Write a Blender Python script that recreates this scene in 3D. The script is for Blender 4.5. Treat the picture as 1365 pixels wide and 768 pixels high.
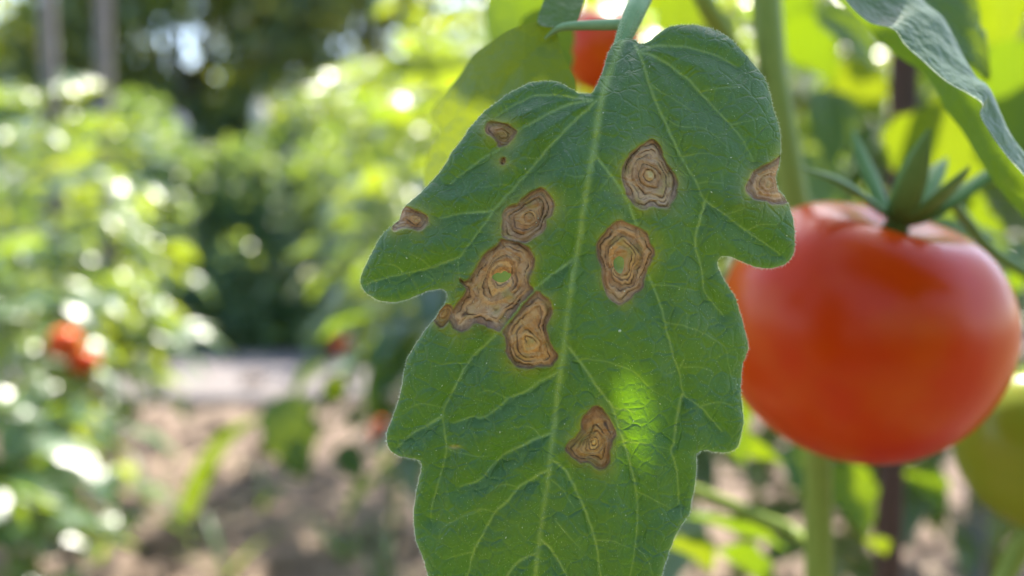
import bpy, math, random
import numpy as np
from mathutils import Vector, Matrix

for o in list(bpy.data.objects):
    bpy.data.objects.remove(o)
S = bpy.context.scene
C = S.collection
R = math.radians

# ------------------------------------------------------------------ camera
CAM_H, PITCH, LENS = 0.70, R(4.0), 28.25
FPX = 1365 * LENS / 36.0
cam_data = bpy.data.cameras.new('camera')
cam = bpy.data.objects.new('camera', cam_data)
C.objects.link(cam)
cam.location = (0, 0, CAM_H)
cam.rotation_euler = (R(90) - PITCH, 0, 0)
cam_data.lens, cam_data.sensor_width = LENS, 36.0
cam_data.clip_start, cam_data.clip_end = 0.01, 400
cam_data.dof.use_dof = True
cam_data.dof.focus_distance = 0.1215
cam_data.dof.aperture_fstop = 7.6
S.camera = cam

# ------------------------------------------------------------------ daylight
SUN_EL, SUN_AZ = R(53), R(14)           # high sun beyond the plants, a little to the right of the view
SUN = Vector((math.sin(SUN_AZ) * math.cos(SUN_EL), math.cos(SUN_AZ) * math.cos(SUN_EL), math.sin(SUN_EL)))
w = bpy.data.worlds.new('World')
S.world = w
w.use_nodes = True
wn, wl = w.node_tree.nodes, w.node_tree.links
sky = wn.new('ShaderNodeTexSky')
sky.sky_type = 'NISHITA'
sky.sun_disc = False
sky.sun_elevation = SUN_EL
sky.sun_rotation = SUN_AZ
sky.air_density, sky.dust_density, sky.ozone_density = 1.0, 1.5, 1.0
wl.new(sky.outputs[0], wn['Background'].inputs[0])
wn['Background'].inputs[1].default_value = 0.15
sd_ = bpy.data.lights.new('sun', 'SUN')
sd_.energy, sd_.angle, sd_.color = 4.6, R(0.53), (1.0, 0.93, 0.82)
sun = bpy.data.objects.new('sun', sd_)
C.objects.link(sun)
sun.rotation_euler = (-SUN).to_track_quat('-Z', 'Y').to_euler()

S.view_settings.view_transform = 'Standard'
S.view_settings.look = 'None'
S.view_settings.gamma = 1.0
S.view_settings.exposure = 2.25
S.cycles.use_denoising = True
S.cycles.filter_width = 1.15
S.cycles.max_bounces = 8
S.cycles.diffuse_bounces = 4
S.cycles.sample_clamp_indirect = 6.0
S.cycles.caustics_reflective = False
S.cycles.caustics_refractive = False

# ------------------------------------------------------------------ helpers
rng = np.random.default_rng(7)
random.seed(7)
CAMROT = Matrix.Rotation(R(90) - PITCH, 3, 'X')
CAMPOS = Vector((0, 0, CAM_H))
CR = np.array(CAMROT)


def at(px, py, d):
    """World point seen at pixel (px, py) of the 1365x768 photograph, d metres along the view."""
    return CAMPOS + CAMROT @ Vector(((px - 682.5) / FPX * d, -(py - 384) / FPX * d, -d))


def at_np(px, py, d):
    v = np.stack([(px - 682.5) / FPX * d, -(py - 384) / FPX * d, -d], 1)
    return v @ CR.T + np.array(CAMPOS)


def tag(o, label=None, cat=None, group=None, kind=None):
    if label: o['label'] = label
    if cat: o['category'] = cat
    if group: o['group'] = group
    if kind: o['kind'] = kind
    return o


def mesh(name, verts, faces, mat=None, smooth=True):
    me = bpy.data.meshes.new(name)
    me.from_pydata([tuple(v) for v in verts], [], [tuple(int(i) for i in f) for f in faces])
    if smooth:
        me.polygons.foreach_set('use_smooth', np.ones(len(me.polygons), bool))
    if mat: me.materials.append(mat)
    me.update()
    return me


def link(name, me, parent=None, matrix=None):
    o = bpy.data.objects.new(name, me)
    C.objects.link(o)
    if parent: o.parent = parent
    if matrix is not None: o.matrix_local = matrix
    return o


def empty(name, loc):
    o = bpy.data.objects.new(name, None)
    C.objects.link(o)
    o.empty_display_size = 0.05
    o.location = loc
    return o


def under(o, parent):
    """Parents an object whose mesh is in world coordinates to a thing that stands elsewhere."""
    o.parent = parent
    o.matrix_parent_inverse = Matrix.Translation(parent.location).inverted()
    return o


def catmull(pts, step, closed=False):
    P = np.asarray(pts, float)
    n = len(P)
    out = []
    rngs = range(n if closed else n - 1)
    for i in rngs:
        if closed:
            p0, p1, p2, p3 = P[(i - 1) % n], P[i], P[(i + 1) % n], P[(i + 2) % n]
        else:
            p0, p1, p2, p3 = P[max(i - 1, 0)], P[i], P[i + 1], P[min(i + 2, n - 1)]
        k = max(1, int(np.linalg.norm((p2 - p1)[:2]) / step))
        for j in range(k):
            t = j / k
            out.append(0.5 * ((2 * p1) + (p2 - p0) * t + (2 * p0 - 5 * p1 + 4 * p2 - p3) * t * t + (3 * p1 - p0 - 3 * p2 + p3) * t ** 3))
    if not closed: out.append(P[-1])
    return np.array(out)


def tube(path, radii, sides=10, cap=True, groove=0.0):
    """Verts and faces of a tapered tube along world points."""
    P = [Vector(p) for p in path]
    V, F = [], []
    ref = Vector((0.31, 0.17, 0.93)).normalized()
    for i, p in enumerate(P):
        t = (P[min(i + 1, len(P) - 1)] - P[max(i - 1, 0)]).normalized()
        a = t.cross(ref)
        if a.length < 1e-4: a = t.cross(Vector((1, 0, 0)))
        a.normalize()
        b = t.cross(a)
        for k in range(sides):
            th = 2 * math.pi * k / sides
            rr = radii[i] * (1 - groove * max(0, math.cos(3 * th)) ** 4)
            V.append(p + (a * math.cos(th) + b * math.sin(th)) * rr)
    for i in range(len(P) - 1):
        for k in range(sides):
            k2 = (k + 1) % sides
            F.append((i * sides + k, i * sides + k2, (i + 1) * sides + k2, (i + 1) * sides + k))
    if cap:
        F.append(tuple(range(sides - 1, -1, -1)))
        F.append(tuple(range((len(P) - 1) * sides, len(P) * sides)))
    return V, F


def vnoise(x, y, scale, seed):
    """2-D value noise in 0..1, numpy."""
    g = np.random.default_rng(seed).random((128, 128))
    u, v = x / scale, y / scale
    i, j = np.floor(u).astype(int), np.floor(v).astype(int)
    fu, fv = u - i, v - j
    fu, fv = fu * fu * (3 - 2 * fu), fv * fv * (3 - 2 * fv)
    a, b = g[i % 128, j % 128], g[(i + 1) % 128, j % 128]
    c, d = g[i % 128, (j + 1) % 128], g[(i + 1) % 128, (j + 1) % 128]
    return (a * (1 - fu) + b * fu) * (1 - fv) + (c * (1 - fu) + d * fu) * fv


def fbm(x, y, scale, seed, octv=3):
    s, a, t = 0, 1.0, 0
    for k in range(octv):
        s = s + a * vnoise(x, y, scale / 2 ** k, seed + k * 17)
        t += a
        a *= 0.5
    return s / t


def poly_dist(X, Y, P, closed):
    """Distance and nearest point from many points to a polyline; sign (inside < 0) when closed."""
    best = np.full(X.shape, 1e9)
    bx, by = np.zeros_like(X), np.zeros_like(X)
    inside = np.zeros(X.shape, bool)
    n = len(P)
    for i in range(n if closed else n - 1):
        ax, ay = P[i][:2]
        cx, cy = P[(i + 1) % n][:2]
        dx, dy = cx - ax, cy - ay
        L = dx * dx + dy * dy + 1e-12
        t = np.clip(((X - ax) * dx + (Y - ay) * dy) / L, 0, 1)
        qx, qy = ax + t * dx, ay + t * dy
        d = (X - qx) ** 2 + (Y - qy) ** 2
        m = d < best
        best[m], bx[m], by[m] = d[m], qx[m], qy[m]
        if closed and abs(dy) > 1e-12:
            c = ((ay > Y) != (cy > Y)) & (X < (cx - ax) * (Y - ay) / (cy - ay) + ax)
            inside ^= c
    best = np.sqrt(best)
    if closed: best = np.where(inside, -best, best)
    return best, bx, by


# ------------------------------------------------------------------ materials
class NT:
    def __init__(self, name):
        self.m = bpy.data.materials.new(name)
        self.m.use_nodes = True
        self.n = self.m.node_tree.nodes
        self.l = self.m.node_tree.links
        self.out = self.n['Material Output']
        self.p = self.n['Principled BSDF']

    def new(self, t, **kw):
        nd = self.n.new(t)
        for k, v in kw.items(): setattr(nd, k, v)
        return nd

    def set(self, sock, v):
        if hasattr(v, 'links') or hasattr(v, 'is_linked'):
            self.l.new(v, sock)
        else:
            if isinstance(v, (tuple, list)) and len(v) == 3 and sock.type == 'RGBA': v = (*v, 1)
            sock.default_value = v

    def mix(self, f, a, b, mode='MIX'):
        nd = self.new('ShaderNodeMix', data_type='RGBA', blend_type=mode)
        self.set(nd.inputs[0], f); self.set(nd.inputs[6], a); self.set(nd.inputs[7], b)
        return nd.outputs[2]

    def math(self, op, a, b=0.0, clamp=False):
        nd = self.new('ShaderNodeMath', operation=op, use_clamp=clamp)
        self.set(nd.inputs[0], a); self.set(nd.inputs[1], b)
        return nd.outputs[0]

    def noise(self, scale, detail=3, rough=0.5, vec=None, dist=0.0):
        nd = self.new('ShaderNodeTexNoise')
        nd.inputs['Scale'].default_value = scale
        nd.inputs['Detail'].default_value = detail
        nd.inputs['Roughness'].default_value = rough
        nd.inputs['Distortion'].default_value = dist
        self.l.new(vec if vec is not None else self.coord(), nd.inputs['Vector'])
        return nd.outputs['Fac']

    def coord(self):
        if not hasattr(self, '_c'): self._c = self.new('ShaderNodeTexCoord').outputs['Object']
        return self._c

    def ramp(self, f, stops):
        nd = self.new('ShaderNodeValToRGB')
        el = nd.color_ramp.elements
        while len(el) < len(stops): el.new(0.5)
        for e, (p, c) in zip(el, stops):
            e.position = p
            e.color = (*c, 1) if len(c) == 3 else c
        self.set(nd.inputs[0], f)
        return nd.outputs[0]

    def attr(self, name):
        return self.new('ShaderNodeAttribute', attribute_name=name).outputs['Fac']

    def bump(self, h, strength, dist, normal=None):
        nd = self.new('ShaderNodeBump')
        nd.inputs['Strength'].default_value = strength
        nd.inputs['Distance'].default_value = dist
        self.set(nd.inputs['Height'], h)
        if normal is not None: self.l.new(normal, nd.inputs['Normal'])
        return nd.outputs[0]

    def leafy(self, col, trans, fac, rough=0.45, spec=0.5, normal=None, sheen=0.0):
        p = self.p
        self.set(p.inputs['Base Color'], col)
        self.set(p.inputs['Roughness'], rough)
        self.set(p.inputs['Specular IOR Level'], spec)
        p.inputs['Sheen Weight'].default_value = sheen
        p.inputs['Sheen Roughness'].default_value = 0.35
        t = self.new('ShaderNodeBsdfTranslucent')
        self.set(t.inputs[0], trans)
        if normal is not None:
            self.l.new(normal, p.inputs['Normal']); self.l.new(normal, t.inputs['Normal'])
        mx = self.new('ShaderNodeMixShader')
        self.set(mx.inputs[0], fac)
        self.l.new(p.outputs[0], mx.inputs[1]); self.l.new(t.outputs[0], mx.inputs[2])
        self.l.new(mx.outputs[0], self.out.inputs[0])
        return self.m


def mat_simple_leaf(name, g1, g2, trans, fac=0.45, rough=0.38, spec=0.5, nscale=60, hue=0.03, sheen=0.3):
    t = NT(name)
    oi = t.new('ShaderNodeObjectInfo').outputs['Random']
    n = t.noise(nscale, 3, 0.6)
    col = t.mix(n, g1, g2)
    hs = t.new('ShaderNodeHueSaturation')
    t.set(hs.inputs['Hue'], t.math('ADD', t.math('MULTIPLY', oi, -2 * hue), 0.5 + hue * 0.6))
    t.set(hs.inputs['Value'], t.math('ADD', t.math('MULTIPLY', oi, 0.5), 0.72))
    t.set(hs.inputs['Color'], col)
    ht = t.new('ShaderNodeHueSaturation')
    t.set(ht.inputs['Hue'], t.math('ADD', t.math('MULTIPLY', oi, -hue), 0.5 + hue * 0.4))
    t.set(ht.inputs['Color'], t.mix(n, trans, tuple(c * 0.75 for c in trans)))
    return t.leafy(hs.outputs[0], ht.outputs[0], fac, rough, spec, t.bump(n, 0.5, 0.003), sheen)


M = {}
M['garden_leaf'] = mat_simple_leaf('garden_leaf', (0.035, 0.10, 0.045), (0.055, 0.13, 0.05), (0.34, 0.45, 0.02), 0.40, 0.32, 0.65)
M['near_leaf'] = mat_simple_leaf('near_leaf', (0.028, 0.10, 0.035), (0.045, 0.13, 0.04), (0.21, 0.29, 0.004), 0.36, 0.5, 0.22, 160, 0.03, 0.05)
M['tree_leaf'] = mat_simple_leaf('tree_leaf', (0.045, 0.105, 0.06), (0.07, 0.135, 0.07), (0.40, 0.43, 0.03), 0.5, 0.35, 0.5, 3.0)
M['shrub_leaf'] = mat_simple_leaf('shrub_leaf', (0.045, 0.115, 0.065), (0.065, 0.14, 0.07), (0.30, 0.40, 0.04), 0.45, 0.4, 0.5, 6.0)


def mat_stem(name, c1, c2, scale=400, rough=0.5, bump=0.0004):
    t = NT(name)
    n = t.noise(scale, 4, 0.6)
    t.set(t.p.inputs['Base Color'], t.mix(n, c1, c2))
    t.p.inputs['Roughness'].default_value = rough
    t.p.inputs['Specular IOR Level'].default_value = 0.2
    t.l.new(t.bump(t.noise(scale * 4, 2), 0.4, bump), t.p.inputs['Normal'])
    return t.m


M['stem'] = mat_stem('stem', (0.12, 0.17, 0.022), (0.19, 0.24, 0.04))
M['petiole'] = mat_stem('petiole', (0.13, 0.22, 0.09), (0.19, 0.29, 0.13), 900, 0.55, 0.00015)
M['calyx'] = mat_stem('calyx', (0.07, 0.14, 0.03), (0.12, 0.20, 0.05), 300)
M['bark'] = mat_stem('bark', (0.06, 0.045, 0.035), (0.13, 0.10, 0.08), 30, 0.85, 0.01)


def mat_wood(name, c1, c2):
    t = NT(name)
    mp = t.new('ShaderNodeMapping')
    mp.inputs['Scale'].default_value = (1, 1, 0.06)
    t.l.new(t.coord(), mp.inputs[0])
    n = t.noise(160, 5, 0.6, mp.outputs[0])
    t.set(t.p.inputs['Base Color'], t.mix(n, c1, c2))
    t.p.inputs['Roughness'].default_value = 0.8
    t.p.inputs['Specular IOR Level'].default_value = 0.15
    t.l.new(t.bump(n, 0.6, 0.001), t.p.inputs['Normal'])
    return t.m


M['stake_brown'] = mat_wood('stake_brown', (0.040, 0.022, 0.015), (0.085, 0.05, 0.034))
M['stake_grey'] = mat_wood('stake_grey', (0.12, 0.095, 0.08), (0.21, 0.175, 0.15))
M['stake_pale'] = mat_wood('stake_pale', (0.40, 0.36, 0.27), (0.55, 0.50, 0.38))
M['post_blue'] = mat_wood('post_blue', (0.13, 0.14, 0.17), (0.20, 0.21, 0.25))


def mat_tomato(name, red, orange, lo, hi, axis_mix=0.5):
    t = NT(name)
    sx = t.new('ShaderNodeSeparateXYZ')
    t.l.new(t.coord(), sx.inputs[0])
    n = t.noise(28, 3, 0.55)
    g = t.new('ShaderNodeMapRange')
    g.inputs[1].default_value, g.inputs[2].default_value = lo, hi
    t.l.new(sx.outputs[0], g.inputs[0])
    f = t.math('ADD', t.math('MULTIPLY', g.outputs[0], axis_mix), t.math('MULTIPLY', t.math('SUBTRACT', n, 0.42), 1.1), True)
    t.set(t.p.inputs['Base Color'], t.mix(f, red, orange))
    t.p.inputs['Roughness'].default_value = 0.27
    t.p.inputs['Specular IOR Level'].default_value = 0.16
    t.p.inputs['Subsurface Weight'].default_value = 0.18
    t.p.inputs['Subsurface Radius'].default_value = (1.0, 0.25, 0.08)
    t.p.inputs['Subsurface Scale'].default_value = 0.006
    t.l.new(t.bump(t.noise(900, 2), 0.05, 0.0002, t.bump(t.noise(60, 2), 0.25, 0.001)), t.p.inputs['Normal'])
    return t.m


M['tomato_red'] = mat_tomato('tomato_red', (0.42, 0.030, 0.0005), (0.55, 0.165, 0.001), -0.01, 0.05)
M['tomato_green'] = mat_tomato('tomato_green', (0.14, 0.19, 0.012), (0.21, 0.21, 0.014), -0.03, 0.03)
M['tomato_orange'] = mat_tomato('tomato_orange', (0.5, 0.05, 0.008), (0.58, 0.16, 0.02), -0.02, 0.03)

t = NT('soil')
n1, n2, n3 = t.noise(3.0, 5, 0.6), t.noise(38, 5, 0.65), t.noise(160, 4, 0.6)
col = t.mix(n1, (0.12, 0.085, 0.062), (0.20, 0.145, 0.11))
col = t.mix(t.math('MULTIPLY', n2, 0.8), col, (0.27, 0.205, 0.16))
t.set(t.p.inputs['Base Color'], col)
t.p.inputs['Roughness'].default_value = 0.95
t.p.inputs['Specular IOR Level'].default_value = 0.2
t.l.new(t.bump(n3, 0.8, 0.008, t.bump(n2, 1.0, 0.03)), t.p.inputs['Normal'])
M['soil'] = t.m
t = NT('concrete')
n1, n2 = t.noise(4, 5, 0.6), t.noise(90, 4, 0.6)
t.set(t.p.inputs['Base Color'], t.mix(n1, (0.11, 0.097, 0.092), (0.17, 0.152, 0.145)))
t.p.inputs['Roughness'].default_value = 0.95
t.p.inputs['Specular IOR Level'].default_value = 0.1
t.l.new(t.bump(n2, 0.8, 0.006), t.p.inputs['Normal'])
M['concrete'] = t.m
t = NT('hair')
M['hair'] = t.leafy((0.62, 0.68, 0.50), (0.62, 0.68, 0.45), 0.5, 0.4, 0.5)
t = NT('straw')
t.set(t.p.inputs['Base Color'], t.mix(t.noise(20, 2), (0.38, 0.28, 0.15), (0.52, 0.42, 0.26)))
t.p.inputs['Roughness'].default_value = 0.7
M['straw'] = t.m

# the diseased leaf: attributes give veins and lesions, nodes give their colours
t = NT('diseased_leaf')
n_big, n_mid, n_fine = t.noise(45, 3, 0.5), t.noise(260, 4, 0.6), t.noise(2600, 3, 0.6)
n_fib = t.noise(900, 4, 0.7, dist=0.6)
vor = t.new('ShaderNodeTexVoronoi', feature='DISTANCE_TO_EDGE')
vor.inputs['Scale'].default_value = 420
wv = t.new('ShaderNodeVectorMath', operation='ADD')
nz = t.new('ShaderNodeTexNoise'); nz.inputs['Scale'].default_value = 300
t.l.new(t.coord(), nz.inputs['Vector'])
sc = t.new('ShaderNodeVectorMath', operation='SCALE'); sc.inputs['Scale'].default_value = 0.002
t.l.new(nz.outputs['Color'], sc.inputs[0])
t.l.new(t.coord(), wv.inputs[0]); t.l.new(sc.outputs[0], wv.inputs[1])
t.l.new(wv.outputs[0], vor.inputs['Vector'])
net = t.math('SUBTRACT', 1.0, t.math('MULTIPLY', vor.outputs['Distance'], 7.0), True)
green = t.mix(n_big, (0.009, 0.052, 0.022), (0.015, 0.070, 0.016))
green = t.mix(t.math('MULTIPLY', n_mid, 0.55), green, (0.022, 0.081, 0.011))
n_grain = t.noise(1500, 3, 0.7)
green = t.mix(t.math('MULTIPLY', t.math('SUBTRACT', n_fine, 0.50, True), 2.6, True), green, (0.050, 0.130, 0.060))
green = t.mix(t.math('MULTIPLY', t.math('SUBTRACT', 0.50, n_grain, True), 3.2, True), green, (0.009, 0.050, 0.018))
n_pat = t.noise(70, 4, 0.6, dist=0.4)
green = t.mix(t.math('MULTIPLY', t.math('SUBTRACT', n_pat, 0.5, True), 2.6, True), green, (0.036, 0.105, 0.008))
green = t.mix(t.math('MULTIPLY', net, 0.13), green, (0.13, 0.21, 0.06))
halo, les, ring, rim, lu, tone = (t.attr(k) for k in ('halo', 'les', 'ring', 'rim', 'lu', 'tone'))
vein, edge = t.attr('vein'), t.attr('edge')
green = t.mix(t.math('MULTIPLY', halo, 0.9), green, (0.26, 0.25, 0.018))
green = t.mix(t.math('MULTIPLY', edge, 0.6), green, (0.20, 0.27, 0.12))
green = t.mix(vein, green, (0.15, 0.26, 0.07))
grey_l = t.ramp(lu, [(0.0, (0.368, 0.318, 0.120)), (0.22, (0.449, 0.267, 0.097)), (0.5, (0.402, 0.237, 0.101)), (0.8, (0.385, 0.260, 0.144)), (1.0, (0.273, 0.179, 0.108))])
warm_l = t.ramp(lu, [(0.0, (0.630, 0.358, 0.081)), (0.3, (0.532, 0.266, 0.050)), (0.6, (0.472, 0.226, 0.036)), (0.85, (0.353, 0.158, 0.033)), (1.0, (0.216, 0.101, 0.033))])
lc = t.mix(tone, grey_l, warm_l)
n_zone = t.noise(330, 2, 0.5)
lc = t.mix(1.0, lc, t.ramp(t.attr('zone'), [(0.0, (0.60, 0.54, 0.52)), (0.5, (0.95, 0.95, 0.95)), (1.0, (1.25, 1.2, 1.05))]), 'MULTIPLY')
lc = t.mix(t.math('MULTIPLY', t.math('SUBTRACT', n_fib, 0.40, True), 1.4, True), lc, (0.508, 0.348, 0.170))
lc = t.mix(t.math('MULTIPLY', t.math('SUBTRACT', n_zone, 0.53, True), 4.0, True), lc, (0.246, 0.202, 0.038))
lc = t.mix(t.math('MULTIPLY', t.math('SUBTRACT', 0.43, n_zone, True), 4.5, True), lc, (0.328, 0.132, 0.030))
lc = t.mix(t.math('MULTIPLY', t.math('SUBTRACT', 0.47, n_fib, True), 3.2, True), lc, (0.195, 0.094, 0.038))
lc = t.mix(t.math('MULTIPLY', rim, 0.72), lc, (0.075, 0.040, 0.030))
lc = t.mix(t.math('MULTIPLY', ring, 0.95), lc, (0.05, 0.022, 0.010))
base = t.mix(les, green, lc)
tr_g = t.mix(n_big, (0.13, 0.32, 0.003), (0.23, 0.37, 0.004))
tr_g = t.mix(vein, tr_g, (0.42, 0.5, 0.04))
trans = t.mix(les, tr_g, t.mix(0.5, lc, (0.35, 0.2, 0.05)))
fac = t.math('SUBTRACT', 0.26, t.math('MULTIPLY', les, 0.16))
hgt = t.math('ADD', t.math('MULTIPLY', n_fine, 0.9), t.math('ADD', t.math('MULTIPLY', net, -0.9), t.math('MULTIPLY', n_fib, 0.8)))
rough = t.math('ADD', t.math('MULTIPLY', les, 0.25), t.math('ADD', 0.34, t.math('MULTIPLY', n_mid, 0.16)))
M['diseased_leaf'] = t.leafy(base, trans, fac, rough, 0.36, t.bump(hgt, 1.0, 0.00016), 0.08)

# ------------------------------------------------------------------ ground, path
def ground_height(x, y):
    h = (fbm(x + 40, y + 40, 0.9, 3, 4) - 0.5) * 0.10 + (fbm(x + 40, y + 40, 0.16, 9, 3) - 0.5) * 0.10
    return h * np.clip((14 - np.hypot(x, y)) / 6, 0, 1)


ys = np.concatenate([np.linspace(-3, 0.4, 20), np.linspace(0.5, 6.5, 190), np.geomspace(6.7, 160, 40)])
xs = np.concatenate([-np.geomspace(120, 3.6, 26), np.linspace(-3.5, 2.5, 190), np.geomspace(2.6, 120, 26)])
gx, gy = np.meshgrid(xs, ys)
gv = np.stack([gx.ravel(), gy.ravel(), ground_height(gx.ravel(), gy.ravel())], 1)
nx, ny = len(xs), len(ys)
ii = (np.arange(ny - 1)[:, None] * nx + np.arange(nx - 1)[None]).ravel()
ground = link('ground', mesh('ground', gv, np.stack([ii, ii + 1, ii + nx + 1, ii + nx], 1), M['soil']))
tag(ground, 'dry pinkish brown garden soil between the plant rows', 'soil', kind='structure')

# a pale path crossing behind the beds, three slabs
path = empty('path', (-1.25, 3.75, 0.0))
tag(path, 'pale grey concrete slab path crossing between the beds', 'path', kind='structure')
for k, x in enumerate((-2.45, -1.45, -0.45)):
    hx, hy, hz = 0.49, 0.60, 0.045
    b = 0.015
    V = [(sx * (hx - c), sy * (hy - c), z) for z, c in ((-0.08, 0), (hz - b, 0), (hz, b)) for sx, sy in ((-1, -1), (1, -1), (1, 1), (-1, 1))]
    F = [(8, 9, 10, 11)] + [(r * 4 + i, r * 4 + (i + 1) % 4, r * 4 + 4 + (i + 1) % 4, r * 4 + 4 + i) for r in range(2) for i in range(4)]
    s = link('slab', mesh('slab', V, F, M['concrete'], False), path, Matrix.Translation((x + 1.25, 0.02 * (k - 1), 0.012 * k - 0.01)))

# clods and stones on the soil
ico = [(0, 0, 1)] + [(math.cos(a) * 0.89, math.sin(a) * 0.89, 0.45) for a in [k * 2 * math.pi / 5 for k in range(5)]] + \
      [(math.cos(a) * 0.89, math.sin(a) * 0.89, -0.45) for a in [(k + 0.5) * 2 * math.pi / 5 for k in range(5)]] + [(0, 0, -1)]
icof = [(0, 1 + k, 1 + (k + 1) % 5) for k in range(5)] + [(1 + k, 6 + k, 1 + (k + 1) % 5) for k in range(5)] + \
       [(1 + (k + 1) % 5, 6 + k, 6 + (k + 1) % 5) for k in range(5)] + [(11, 6 + (k + 1) % 5, 6 + k) for k in range(5)]
ico = np.array(ico)
V, F = [], []
for k in range(2600):
    y = 0.9 + 5.0 * rng.random() ** 1.3
    x = rng.uniform(-0.75, 0.75) * y * 1.1 - 0.1
    s = rng.uniform(0.006, 0.03) * (1 if rng.random() < 0.85 else 2.2)
    v = ico * (s * rng.uniform(0.6, 1.3, (12, 1))) * np.array([1, rng.uniform(0.7, 1.2), rng.uniform(0.5, 0.8)])
    z = float(ground_height(np.array([x]), np.array([y]))[0])
    o = len(V) * 12
    V.append(v + np.array([x, y, z + s * 0.2]))
    F += [(a + o, b_ + o, c + o) for a, b_, c in icof]
tag(link('soil_clods', mesh('soil_clods', np.concatenate(V), F, M['soil'], False)), 'loose crumbs and clods of dry soil on the bed', 'soil', kind='stuff')
V, F = [], []
for k in range(500):
    y = 0.9 + 4.0 * rng.random() ** 1.3
    x = rng.uniform(-0.75, 0.75) * y * 1.1 - 0.1
    z = float(ground_height(np.array([x]), np.array([y]))[0]) + 0.012
    a, L = rng.uniform(0, 6.28), rng.uniform(0.03, 0.10)
    d = np.array([math.cos(a), math.sin(a), rng.uniform(-0.1, 0.15)]) * L
    n = np.array([-math.sin(a), math.cos(a), 0.0]) * rng.uniform(0.0015, 0.004)
    c = np.array([x, y, z])
    o = len(V) * 6
    up = np.array([0, 0, 0.003])
    V.append(np.array([c - n, c + n, c + d * 0.5 - n + up, c + d * 0.5 + n + up, c + d - n * 0.4, c + d + n * 0.4]))
    F += [(o, o + 1, o + 3, o + 2), (o + 2, o + 3, o + 5, o + 4)]
tag(link('dry_straw', mesh('dry_straw', np.concatenate(V), F, M['straw'])), 'scattered dry straw and stalk bits on the soil', 'straw', kind='stuff')

# ------------------------------------------------------------------ generic tomato leaflets
def leaflet(length, width, rows=9, cols=3, fold=0.25, droop=0.25, lobes=3.0, seed=0, wave=0.03, lobe_depth=0.22):
    """A lobed leaflet, stalk at the origin, growing along +Y, upper side +Z."""
    r = np.random.default_rng(seed)
    ph = r.uniform(0, 1, 2)
    V, F = [], []
    for i in range(rows + 1):
        t = i / rows
        env = max(0.0, math.sin(math.pi * min(1, t * 0.94 + 0.06) ** 0.72)) ** 0.85 * (1 - 0.25 * t)
        ang = droop * t * t
        yc, zc = length * (t - 0.12 * ang * t), -length * droop * 0.5 * t * t
        for j in range(-cols, cols + 1):
            side = 0 if j < 0 else 1
            saw = (t * lobes + ph[side]) % 1.0
            wv = width * 0.5 * env * (1 - lobe_depth * saw ** 2 * (1 if 0.08 < t < 0.95 else 0))
            if t > 0.999: wv = 0.0
            u = j / cols
            x = u * wv
            z = zc + abs(x) * fold - 0.35 * fold * abs(u) ** 3 * wv + wave * width * math.sin(t * 9 + j * 1.7 + seed) * abs(u)
            y = yc + abs(u) * wv * 0.22 * (1 - t)
            V.append((x, y, z))
    n = 2 * cols + 1
    for i in range(rows):
        for j in range(2 * cols):
            a = i * n + j
            F.append((a, a + 1, a + n + 1, a + n))
    return np.array(V), F


def join(pieces):
    V, F, o = [], [], 0
    for v, f in pieces:
        V.append(np.asarray(v)); F += [tuple(i + o for i in q) for q in f]; o += len(v)
    return np.concatenate(V), F


def xform(v, m):
    m = np.array(m)
    return np.asarray(v) @ m[:3, :3].T + m[:3, 3]


def compound_leaf(L, seed, rows=6, cols=2):
    """A whole tomato leaf: arching rachis with seven lobed leaflets and a few small ones."""
    r = np.random.default_rng(seed)
    arch = r.uniform(0.25, 0.6)
    pts, tang = [], []
    p, a = Vector((0, 0, 0)), arch * 0.6
    for i in range(9):
        pts.append(p.copy()); tang.append(a)
        a -= arch * 0.26
        p = p + Vector((r.uniform(-0.01, 0.01), math.cos(a), math.sin(a))) * (L / 8)
    rach = tube(pts, [L * 0.012 * (1 - 0.07 * i) for i in range(9)], 4, False)
    P = [(np.array([tuple(v) for v in rach[0]]), rach[1])]
    spots = [(8, 0, 0.42, 0.0)]
    for k, s in ((6.6, 0.33), (4.6, 0.36), (2.8, 0.28)):
        spots += [(k, 1, s, 1.15), (k - r.uniform(0, 0.5), -1, s, 1.15)]
    for k, s in ((5.6, 0.10), (3.7, 0.11)):
        spots += [(k, 1, s, 1.3), (k - 0.3, -1, s, 1.3)]
    for q, (k, side, s, az) in enumerate(spots):
        i = min(int(k), 7); f = k - i
        base = pts[i].lerp(pts[i + 1], f)
        ll = L * s * r.uniform(0.85, 1.2)
        small = s < 0.2
        v, fc = leaflet(ll, ll * r.uniform(0.55, 0.72), 3 if small else rows, 1 if small else cols, r.uniform(0.1, 0.5), r.uniform(0.1, 0.9), 3 if rows < 9 else 3.2, seed * 31 + q)
        v = v + np.array([0, ll * 0.12, 0])
        m = Matrix.Translation(base) @ Matrix.Rotation(-side * az * r.uniform(0.8, 1.1), 4, 'Z') @ Matrix.Rotation(tang[i] * 0.6 + r.uniform(-0.5, 0.2), 4, 'X') @ Matrix.Rotation(side * r.uniform(-0.4, 0.4) + r.uniform(-0.25, 0.25), 4, 'Y')
        P.append((xform(v, m), fc))
        st = tube([base, m @ Vector((0, ll * 0.14, 0))], [L * 0.006, L * 0.004], 3, False)
        P.append((np.array([tuple(x) for x in st[0]]), st[1]))
    return join(P)


LEAF_BG = []
for k in range(7):
    v, f = compound_leaf(0.24, 100 + k)
    LEAF_BG.append(mesh('leaf', v, f, M['garden_leaf']))
LEAF_NEAR = []
for k in range(4):
    v, f = compound_leaf(0.24, 300 + k, 12, 4)
    LEAF_NEAR.append(mesh('leaf', v, f, M['near_leaf']))


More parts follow.
